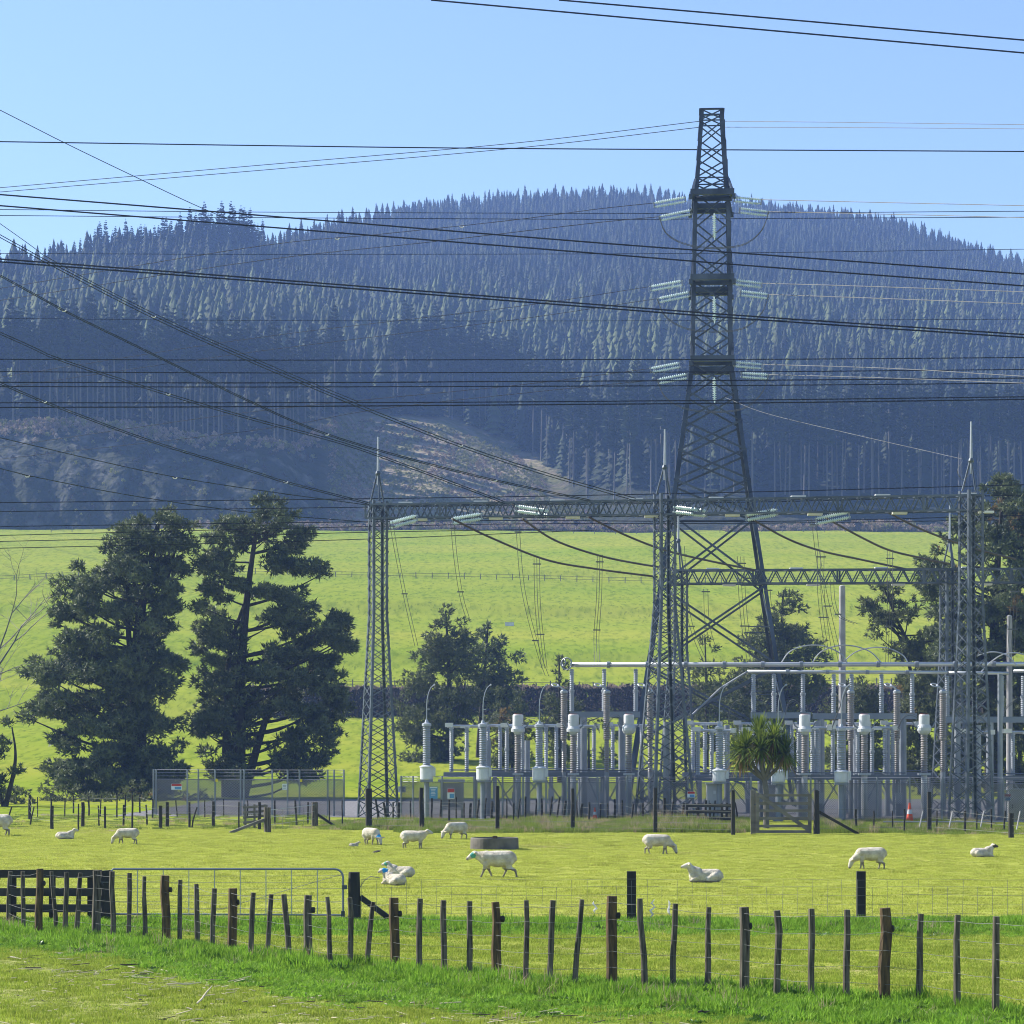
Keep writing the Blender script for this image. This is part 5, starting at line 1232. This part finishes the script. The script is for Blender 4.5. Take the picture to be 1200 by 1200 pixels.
# timber gate by the cabbage tree
dG = 103.4; x0, x1 = xat(886, dG), xat(951, dG); root = empty('timber_gate', (x0, dG, 0), 'weathered grey timber gate with diagonal brace under the cabbage tree', 'gate'); W_ = x1-x0
for i, py in enumerate((932, 941.5, 950, 959, 968, 974.5)): MB().box((W_/2, 0, zat(py, dG)), (W_, .04, .11 if i else .10)).build('rail', m_gwood, root)
MB().box((.06, -.05, .88), (.14, .04, 1.62)).build('stile', m_gwood, root); MB().box((W_-.08, -.05, .80), (.15, .04, 1.5)).build('stile', m_gwood, root)
MB().bar((.1, -.09, 1.60), (W_-.1, -.09, .16), .15, .045, (0, 1, 0)).build('brace', m_gwood, root)
gp1 = empty('gate_post', (xat(884.5, dG)-.05, dG+.12, 0), 'grey square post at the hinge side of the timber gate', 'post'); add_post(gp1, Vector((0, 0, 0)), 0, 0, 0, zat(926, dG), .10, 0, m_gwood, True, name='shaft'); MB().box((.08, -.1, 1.2), (.12, .05, .05)).build('hinge', m_steel, gp1)
gp2 = empty('gate_post', (xat(956.5, dG), dG+.1, 0), 'dark post with a stay at the latch side of the timber gate', 'post'); add_post(gp2, Vector((0, 0, 0)), 0, 0, 0, zat(926, dG), .10, 0, m_dpost, name='shaft'); MB().bar((.1, 0, .92), (1.75, .1, 0), .11, .11).build('stay', m_dpost, gp2)
root = empty('rail_fence', (xat(805, 117), 117, 0), 'short dark stockyard rail section left of the timber gate', 'fence')
for z in (.9, .62, .30): MB().box((1.05, 0, z), (2.2, .05, .16)).build('rail', m_plank, root)
for x in (0, .52, 1.05, 1.6, 2.1): MB().box((x, .06, .5), (.11, .08, 1.0)).build('post', m_plank, root)
root = empty('wire_gate', (xat(313.5, 106), 106, 0), 'small wire gate between two stout posts in the far paddock fence', 'gate'); X2 = xat(369, 115)-xat(313.5, 106)
p1, p2 = Vector((0, 0, 0)), Vector((X2, 9, 0))
add_post(root, Vector((0, 0, 0)), 0, 0, 0, zat(946, 106), .14, 0, m_post); add_post(root, Vector((0, 0, 0)), X2, 9, 0, zat(940, 115), .15, 0, m_post)
for z in (.92, .62, .3): MB().tube([p1+Vector((0, 0, z)), p2+Vector((0, 0, z+.05))], .014 if z > .9 else .007, 5).build('wire', m_galvl, root)
b = MB()
for t in (.15, .3, .45, .6, .75, .9): b.bar(p1.lerp(p2, t)+Vector((0, 0, .1)), p1.lerp(p2, t)+Vector((0, 0, .93)), .012)
b.build('stay_wire', m_wire, root); MB().bar(p1+Vector((-.1, 0, .55)), p1+Vector((-1.5, -.6, .0)), .11).build('stay', m_gwood, root); MB().bar(p2+Vector((.1, 0, .55)), p2+Vector((.95, -.2, 0)), .10).build('stay', m_dpost, root)
root = empty('stock_ramp', (xat(298, 112), 112, 0), 'small grey timber hurdle beside the wire gate', 'hurdle')
for i in range(4): MB().bar((-.5, 0, .25+.22*i), (.55, .3, .32+.22*i), .05, .1).build('rail', m_gwood, root)
for x in (-.4, .0, .45): MB().bar((x, .1, 0), (x, .1, 1.05), .09).build('post', m_gwood, root)
# trough -----------------------------------------------------------------------------
m_tr = mat('trough_concrete', (.09, .08, .07), (.17, .15, .13), 2.2, .9, bump=.4)
dT = 87; r_ = 28.5/FPX*dT; root = empty('water_trough', (xat(579.5, dT), dT, 0), 'round concrete water trough standing in the paddock', 'trough'); h_ = .40
MB().lathe([(r_, -.05), (r_*.985, h_-.03), (r_*.97, h_), (r_*.88, h_), (r_*.86, h_-.10), (r_*.86, .1), (0.01, .1)], (0, 0, 0), 40).build('basin', m_tr, root)
m_water = mat('dark_water', (.02, .025, .02), None, 1, .08, spec=.5); MB().lathe([(.01, h_-.14), (r_*.86, h_-.14), (r_*.86, h_-.12), (.01, h_-.12)], (0, 0, 0), 32).build('water', m_water, root)
MB().box((0.02, -r_*.9, h_+.04), (.16, .1, .09)).build('float_valve', m_rust, root)
o = MB(); o.box((0, 0, .3), (1.5, .8, .6)); o.box((0, 0, .62), (1.6, .9, .06)); b = o.build('farm_trough', m_white); b.location = (xat(597, 430), 430, float(gz(xat(597, 430), 430))-.05); tag(b, 'tiny white trough far up the green slope', 'trough')
# distant field fences
def far_fence(label, d, px0, px1, n, h):
    O = Vector((xat(px0, d), d, 0)); root = empty('field_fence', O, label, 'fence')
    def g(px, dd): x = xat(px, dd); return Vector((x, dd, float(gz(x, dd))))-O
    for i in range(n):
        px = px0+(px1-px0)*i/(n-1); dd = d+6*math.sin(px*.006); p = g(px, dd); MB().bar(p, p+Vector((random.gauss(0, .05), 0, h*random.uniform(.8, 1.1))), .16).build('post', m_gwood, root)
    for f in (.4, .85): MB().tube([g(px0+(px1-px0)*i/60, d+6*math.sin((px0+(px1-px0)*i/60)*.006))+Vector((0, 0, h*f)) for i in range(61)], .03, 4).build('wire', m_dpost, root)
far_fence('faint post fence high up across the green slope', 515, -40, 1260, 70, 1.2)
far_fence('faint post fence along the top of the dark scrub bank', 341, 280, 1260, 60, 1.1)
far_fence('faint post fence along the top edge of the green slope', 686, 60, 1260, 50, 1.3)
# ------------------------------------------------------------------ sheep
m_leg = mat('dark_sheep_leg', (.17, .14, .115), (.30, .26, .21), 6, .9); m_face = mat('pale_sheep_face', (.42, .38, .33), (.52, .48, .42), 6, .9); m_blk = mat('black_sheep_face', (.03, .028, .03), (.08, .07, .07), 6, .9)
m_raddle = mat('blue_raddle', (.03, .25, .52), (.05, .32, .58), 6, .9); m_raddg = mat('green_raddle', (.06, .26, .22), (.09, .32, .27), 6, .9)
def capsule(mb, p0, p1, r0, r1, n=12, squash=1.0):
    p0, p1 = Vector(p0), Vector(p1); ax = p1-p0; L_ = ax.length; prof = []
    for i in range(7): a = -math.pi/2+math.pi/2*i/6; prof.append((max(.002, r0*math.cos(a)), r0*math.sin(a)))
    for i in range(7): a = math.pi/2*i/6; prof.append((max(.002, r1*math.cos(a)), L_+r1*math.sin(a)))
    mb.lathe(prof, p0, n, ax if L_ > 1e-5 else (0, 0, 1))
def remesh(mb, vox, smooth=6):
    me = bpy.data.meshes.new('tmp'); me.from_pydata(mb.v, [], mb.f); o = bpy.data.objects.new('tmp', me); COL.objects.link(o)
    r = o.modifiers.new('r', 'REMESH'); r.mode = 'VOXEL'; r.voxel_size = vox
    s = o.modifiers.new('s', 'SMOOTH'); s.factor = .5; s.iterations = smooth
    dg = bpy.context.evaluated_depsgraph_get(); dg.update(); m2 = bpy.data.meshes.new_from_object(o.evaluated_get(dg)); bpy.data.objects.remove(o); bpy.data.meshes.remove(me); return m2
def sheep(px, pyfoot, lenpx, pose, heading, label, mark=None, face=None, grp=None, name='sheep', cat='sheep', k=1.0):
    """heading: radians, 0 = facing right in the picture, pi = left, -pi/2 = toward the camera."""
    d = dground(pyfoot); x = xat(px, d); mb = MB(); C = lambda *a, **w: capsule(mb, *a, **w); marks = []
    lying = pose == 'lie'; dz = -.27 if lying else .05
    C((-.36, 0, .50+dz), (-.05, 0, .475+dz), .215, .24); C((-.05, 0, .475+dz), (.30, 0, .50+dz), .24, .20); C((-.42, 0, .50+dz), (-.30, 0, .49+dz), .17, .21)
    C((-.53, 0, .56+dz), (-.585, 0, .44+dz), .04, .025)                                    # tail
    hd = {'walk': ((.36, 0, .56), (.60, 0, .66), (.80, 0, .53)), 'stand': ((.36, 0, .56), (.56, 0, .72), (.76, 0, .66)), 'graze': ((.36, 0, .50), (.62, 0, .30), (.70, 0, .07)), 'lie': ((.33, 0, .31), (.50, 0, .55), (.71, 0, .50))}[pose]
    nb, poll, mz = (Vector(q) for q in hd)
    if pose == 'lie' and mark == 'turn': poll += Vector((-.05, .06, .0)); mz = poll+Vector((.08, .18, -.05))
    C(nb, poll, .165, .088); C(nb+Vector((-.08, 0, .02)), nb.lerp(poll, .5), .19, .13)
    hdir = (mz-poll).normalized(); C(poll, poll.lerp(mz, .55), .102, .080); C(poll.lerp(mz, .5), mz, .078, .052)
    for s in (-1, 1):
        e0 = poll+Vector((-.01, s*.07, .035)); sdv = Vector((0, s, .05)) if abs(hdir.y) < .5 else Vector((s, 0, .05))
        C(e0, e0+sdv*.13, .034, .038); C(e0+sdv*.11, e0+sdv*.21, .038, .016)
        if lying:
            C((.26, s*.17, .17), (.44, s*.17, .07), .075, .045); C((.44, s*.17, .07), (.26, s*.15, .045), .045, .035)
            C((-.30, s*.17, .20), (-.12, s*.22, .13), .15, .10); C((-.12, s*.22, .12), (-.34, s*.23, .05), .06, .04); C((-.34, s*.23, .05), (-.14, s*.24, .04), .04, .03)
        else:
            st = {'walk': (.10*s, -.14*s), 'stand': (.02*s, .03*s), 'graze': (.05*s, -.06*s)}[pose]
            f = st[0]; C((.27, s*.10, .40), (.27+f*.6, s*.105, .24), .095, .052); C((.27+f*.6, s*.105, .24), (.265+f*1.5, s*.10, .035), .040, .028); C((.265+f*1.5, s*.10, .03), (.29+f*1.5, s*.10, .022), .033, .028)
            g_ = st[1]; C((-.36, s*.10, .44), (-.30+g_*.4, s*.115, .29), .145, .075); C((-.30+g_*.4, s*.115, .29), (-.42+g_*.9, s*.105, .21), .062, .040); C((-.42+g_*.9, s*.105, .21), (-.40+g_*1.35, s*.10, .035), .038, .027); C((-.40+g_*1.35, s*.10, .03), (-.375+g_*1.35, s*.10, .022), .033, .028)
    sc_ = lenpx/FPX*d/((1.42 if pose != 'graze' else 1.32) if not lying else 1.34)
    if abs(math.cos(heading)) < .95: sc_ = lenpx/FPX*d/1.0*k
    me = remesh(mb, .020)
    n = len(me.polygons); cen = np.zeros(n*3); me.polygons.foreach_get('center', cen); cen = cen.reshape(-1, 3)
    mid = np.zeros(n, np.int32)
    if not lying: mid[(cen[:, 2] < .25) & (np.abs(cen[:, 1]) > .05) & (cen[:, 0] < .45)] = 1
    else: mid[(cen[:, 2] < .07) & (np.abs(cen[:, 1]) > .15)] = 1
    tt = ((cen-np.array(poll))@np.array(hdir)); rad = np.linalg.norm(cen-np.array(poll)-tt[:, None]*np.array(hdir), axis=1)
    mid[(tt > .04) & (rad < .12) & (tt < .4)] = 2
    mid[(tt > .23) & (rad < .12)] = 1
    if face == 'black': mid[(tt > -.02) & (rad < .13) & (tt < .4)] = 3
    if mark in ('blue', 'turn'):
        q = np.array(poll)*.7+np.array(nb)*.3 if mark == 'blue' and not lying else np.array(poll)+np.array((-.06, 0, .0)); mid[np.linalg.norm(cen-q, axis=1) < (.13 if not lying else .12)] = 4
    if mark == 'green': mid[np.linalg.norm(cen-np.array(poll.lerp(mz, .2)+Vector((0, .06*(1 if math.cos(heading) < 0 else -1), .0))), axis=1) < .085] = 5
    for m_ in (m_wool, m_leg, m_face, m_blk, m_raddle, m_raddg): me.materials.append(m_)
    me.polygons.foreach_set('material_index', mid); me.polygons.foreach_set('use_smooth', np.ones(n, bool)); me.update()
    o = bpy.data.objects.new(name, me); COL.objects.link(o); o.scale = (sc_,)*3; o.rotation_euler = (0, 0, heading)
    off = Vector((.1*sc_, 0, 0)); off.rotate(o.rotation_euler)
    o.location = Vector((x, d, float(gz(x, d))-.012))-off
    return tag(o, label, cat, grp)
PI = math.pi; G_ = 'sheep grazing in the paddock'
sheep(-8, 980, 44, 'graze', PI, 'white sheep cut off by the left edge, only its rump showing', grp=G_)
sheep(79, 984.5, 27, 'lie', .1, 'white sheep lying low in front of the left pines, facing right', grp=G_)
sheep(146, 990, 33, 'graze', PI, 'white sheep grazing leftward beside a bare earth patch', grp=G_)
sheep(437, 991, 27, 'graze', -.9, 'white sheep with a blue neck mark grazing beside a lamb', mark='blue', grp=G_, k=1.0)
sheep(416, 993, 14, 'lie', .2, 'tiny white lamb lying beside the blue necked grazing sheep', name='lamb', cat='lamb')
sheep(488, 995, 40, 'stand', -.08, 'white sheep standing side on and facing right near the gate stay', grp=G_)
sheep(532, 983, 27, 'graze', PI+.5, 'white sheep grazing left just behind the round trough', grp=G_, k=.98)
sheep(466, 1028, 41, 'lie', PI-.25, 'white sheep lying behind the blue marked one, head raised to the left', mark='green', grp=G_)
sheep(459, 1036.5, 34, 'lie', PI-.75, 'white sheep lying with a bright blue mark on its neck', mark='turn', grp=G_, k=.93)
sheep(577, 1028, 59, 'walk', PI, 'large white sheep walking left in front of the round trough', mark='green', grp=G_)
sheep(774, 1001, 41, 'graze', 0, 'white sheep grazing rightward below the tall tower', grp=G_)
sheep(822, 1033.5, 50, 'lie', PI, 'white sheep lying and facing left beyond the stout square post', grp=G_)
sheep(1016, 1018, 45, 'graze', PI, 'white sheep grazing leftward above the right stout post', grp=G_)
sheep(1154, 1004, 34, 'lie', .15, 'dark faced sheep lying at the right of the paddock', face='black', grp=G_)
b = MB(); b.lathe([(.02, 0), (.10, .01), (.12, .05), (.06, .09), (.01, .1)], (0, 0, 0), 9); o = b.build('earth_clod', m_dpost); o.location = gp(441, 999.5); o.scale = (1.4, .8, .7); o.rotation_euler = (0, -.25, .3); tag(o, 'small dark clod on the grass in front of the lamb', 'clod')

# ------------------------------------------------------------------ grass
def blade_patch(seed, side, n, h, w, lean=.45, tuft=False):
    r = np.random.default_rng(seed)
    p = r.uniform(-side/2, side/2, (n, 2)) if not tuft else r.normal(0, side/4, (n, 2))
    a = r.uniform(0, 6.283, n); l = h*r.uniform(.45, 1.15, n); tl = np.abs(r.normal(0, lean, n)); td = r.uniform(0, 6.283, n)
    s = np.stack([np.cos(a), np.sin(a), 0*a], 1)*w/2; b0 = np.stack([p[:, 0], p[:, 1], 0*a], 1)
    dv = np.stack([np.cos(td)*np.sin(tl), np.sin(td)*np.sin(tl), np.cos(tl)], 1); md = np.stack([np.cos(td)*np.sin(tl*.5), np.sin(td)*np.sin(tl*.5), np.cos(tl*.5)], 1)
    m_ = b0+md*l[:, None]*.55; t = m_+dv*l[:, None]*.5
    V = np.stack([b0-s, b0+s, m_+s*.8, m_-s*.8, t], 1).reshape(-1, 3); i = np.arange(n)*5
    F4 = np.stack([i, i+1, i+2, i+3], 1); F3 = np.stack([i+3, i+2, i+4, i+4], 1)
    me = bpy.data.meshes.new('g'); me.from_pydata(V.tolist(), [], [tuple(q) for q in F4]+[tuple(q[:3]) for q in F3]); me.update(); return me
def gmat(nm, a, b, c3=None, tr=.42, rough=.45): return mat(nm, a, b, 9, rough, trans=tr, rnd=.22, spec=.12, c3=c3)
mg_pad = gmat('paddock_grass', (.33, .385, .046), (.47, .475, .105), (.62, .56, .27)); mg_lush = gmat('lush_grass', (.115, .25, .018), (.24, .38, .045), (.36, .40, .13), .5, .5)
mg_dry = gmat('stubble_grass', (.19, .27, .026), (.35, .40, .062), (.60, .55, .27)); mg_weed = gmat('rank_grass', (.12, .19, .025), (.22, .26, .045), (.36, .32, .15)); mg_seed = gmat('dry_seed_heads', (.32, .24, .15), (.42, .33, .22), None, .3)
pad = [proto('grass_patch', blade_patch(s, .5, 170, .034, .012, .8), mg_pad) for s in range(3)]
lush = [proto('grass_patch', blade_patch(s+10, .34, 95, .19, .016, .75), mg_lush) for s in range(3)]
dry = [proto('grass_patch', blade_patch(s+20, .34, 110, .045, .009, .75), mg_dry) for s in range(3)]
weed = [proto('grass_patch', blade_patch(s+30, .5, 110, .42, .014, .35), mg_weed) for s in range(2)]+[proto('grass_patch', blade_patch(s+35, .45, 60, .62, .011, .28), mg_seed) for s in range(2)]
mg_dock = mat('dock_leaves', (.045, .11, .012), (.10, .20, .025), 6, .4, trans=.35, rnd=.3, spec=.4)
def region(d0, d1, step, jit=.5, margin=3.0):
    out = []; d = d0
    while d < d1:
        hw = .208*d+margin*1.9; n = int(2*hw/step)
        x = -hw+(np.arange(n)+.5)*step+RNG.uniform(-jit, jit, n)*step; y = d+RNG.uniform(-jit, jit, n)*step
        out.append(np.stack([x, y], 1)); d += step
    return np.concatenate(out)
def lift(xy, z=0): return np.stack([xy[:, 0], xy[:, 1], gz(xy[:, 0], xy[:, 1])+z], 1)
P = region(45, 123, .42); P = P[(P[:, 1] < np.interp(P[:, 0], [a for a, _ in GX], [b for _, b in GX])-.4)]
s = .75+.35*wob(P[:, 0]*.6, P[:, 1]*.45)+RNG.uniform(-.15, .25, len(P)); s = np.clip(s, .45, 1.5)
s[RNG.random(len(s)) < .035] *= 2.6
o1 = scatter('paddock_grass', lift(P), pad, 1.0, sz=s); tag(o1, 'short yellow green pasture covering the sheep paddock', 'grass')
P = region(28.5, 49.5, .22); f_ = near_line(P[:, 0]); rel = P[:, 1]-f_
sel = (rel > -4.6+1.6*wob(P[:, 0]*1.1, 3)+.8*wob(P[:, 0]*3.1, P[:, 1]*2)+RNG.normal(0, .5, len(rel))) & (rel < .9)
Q = P[sel]; e = np.clip(1.12-np.abs(Q[:, 1]-near_line(Q[:, 0])+.9)/3.6, .18, 1); sz_ = np.clip(e*(.50+.85*wob(Q[:, 0]*2.9, Q[:, 1]*1.9))+RNG.uniform(-.2, .40, len(Q)), .10, 1.6)
P2 = region(44.5, 50.6, .22); w2 = np.clip(1-np.abs(P2[:, 1]-47.8)/2.7, 0, 1); keep = (w2 > .06) & (P2[:, 0] > -10.8+2*wob(P2[:, 1]*2, 1)) & (P2[:, 1] > near_line(P2[:, 0])+1.0)
s2 = np.clip(w2*(.75+.9*wob(P2[:, 0]*1.9, P2[:, 1]*1.4))+RNG.uniform(-.15, .3, len(P2)), .15, 1.7)[keep]
nv = len(Q)+int(keep.sum())
stalk = proto('grass_patch', blade_patch(61, .34, 14, .30, .008, .5), mg_seed); dock = proto('grass_patch', blade_patch(62, .22, 26, .15, .045, 1.1), mg_dock)
o2 = scatter('verge_grass', np.concatenate([lift(Q), lift(P2[keep])]), lush+[stalk, dock], 1.0, pid=RNG.choice(5, nv, p=[.28, .28, .28, .06, .10]), sz=np.concatenate([sz_, s2])); tag(o2, 'lush bright green grass along the fence lines', 'grass')
Q = P[~sel]; keep = (Q[:, 1] < near_line(Q[:, 0])) | (Q[:, 1] < 46.5); Q = Q[keep]
o3 = scatter('track_grass', lift(Q), dry, 1.0, sz=np.clip(.7+.8*wob(Q[:, 0]*2.6, Q[:, 1]*2.0)+RNG.uniform(-.35, .5, len(Q)), .1, 2.0)); tag(o3, 'short dry grass of the foreground and the mown track', 'grass')
P = []
for (xa_, xb_, ya, yb, n, hs) in ((470, 880, 962, 976, 2600, 1.0), (575, 860, 958, 973, 900, 1.25), (960, 1160, 962, 977, 1300, .95), (380, 480, 962, 973, 420, .7), (1060, 1260, 966, 979, 420, .6), (0, 380, 955, 972, 500, .4)):
    for i in range(n):
        py = random.uniform(ya, yb); d = dground(py); px = random.uniform(xa_, xb_); P.append((xat(px, d), d, 0, hs*random.uniform(.3, 1.0)*(.65+.5*float(wob(xat(px,d)*.5,1.0)))))
P = np.array(P); o4 = scatter('rank_grass', P[:, :3], weed, 1.0, sz=P[:, 3], pid=RNG.choice(4, len(P), p=[.43, .43, .07, .07])); tag(o4, 'rank long grass and weeds along the far paddock fence', 'grass')
# straw and trash on the stubble
m_straw = mat('pale_straw', (.46, .39, .25), (.64, .55, .38), 3, .85); m_dirt = mat('dark_trash', (.05, .04, .028), (.10, .08, .055), 3, .95)
mb = MB()
for i in range(1300):
    c_ = RNG.choice(5); cx_, cd_ = [(-5.2, 37.5), (-3.2, 36.0), (-1.5, 34), (1.2, 31.5), (-6.5, 41)][c_]
    if random.random() < .45: x = cx_+random.gauss(0, 1.2); d = cd_+random.gauss(0, .8)
    else: d = random.uniform(29, 41); x = random.uniform(-.21, .21)*d
    if d > near_line(x)-4.2-random.random()*1.5: continue
    a = random.gauss(0, .5); l = random.choice((.04, .06, .08, .12, .26))*random.uniform(.6, 1.3); w = random.uniform(.008, .026); dv = Vector((math.cos(a), math.sin(a), random.gauss(0, .12)))
    p = Vector((x, d, random.uniform(.025, .055))); mb.mi = 0 if random.random() < .72 else 1; mb.bar(p, p+dv*l, w, w*.45)
tag(mb.build('straw_litter', [m_straw, m_dirt]), 'pale straw and dark stalks lying on the short foreground grass', 'straw', kind='stuff')
for i, (px, py, l, a, lab) in enumerate([(215, 1158, .46, .05, 'long pale stick lying on the foreground grass, left part'), (152, 1135, .30, .5, 'dark twig lying below the near fence at the left'), (240, 1180, .4, 1.2, 'pale crooked stalk standing out in the left foreground'), (825, 1191, .2, .7, 'brown twisted root lump at the bottom right of centre')]):
    p = gp(px, py); b = MB(); dv = Vector((math.cos(a), math.sin(a)*1.0, 0)); b.tube([p+dv*l*(t-.5)+Vector((0, random.gauss(0, .02), .045+random.uniform(0, .03)+(l*.5*t if i == 2 else 0))) for t in (0, .3, .6, 1)], [.012, .014, .012, .006], 6)
    tag(b.build('stick', m_straw if i in (0, 2) else m_dirt), lab, 'stick', 'sticks on the grass')
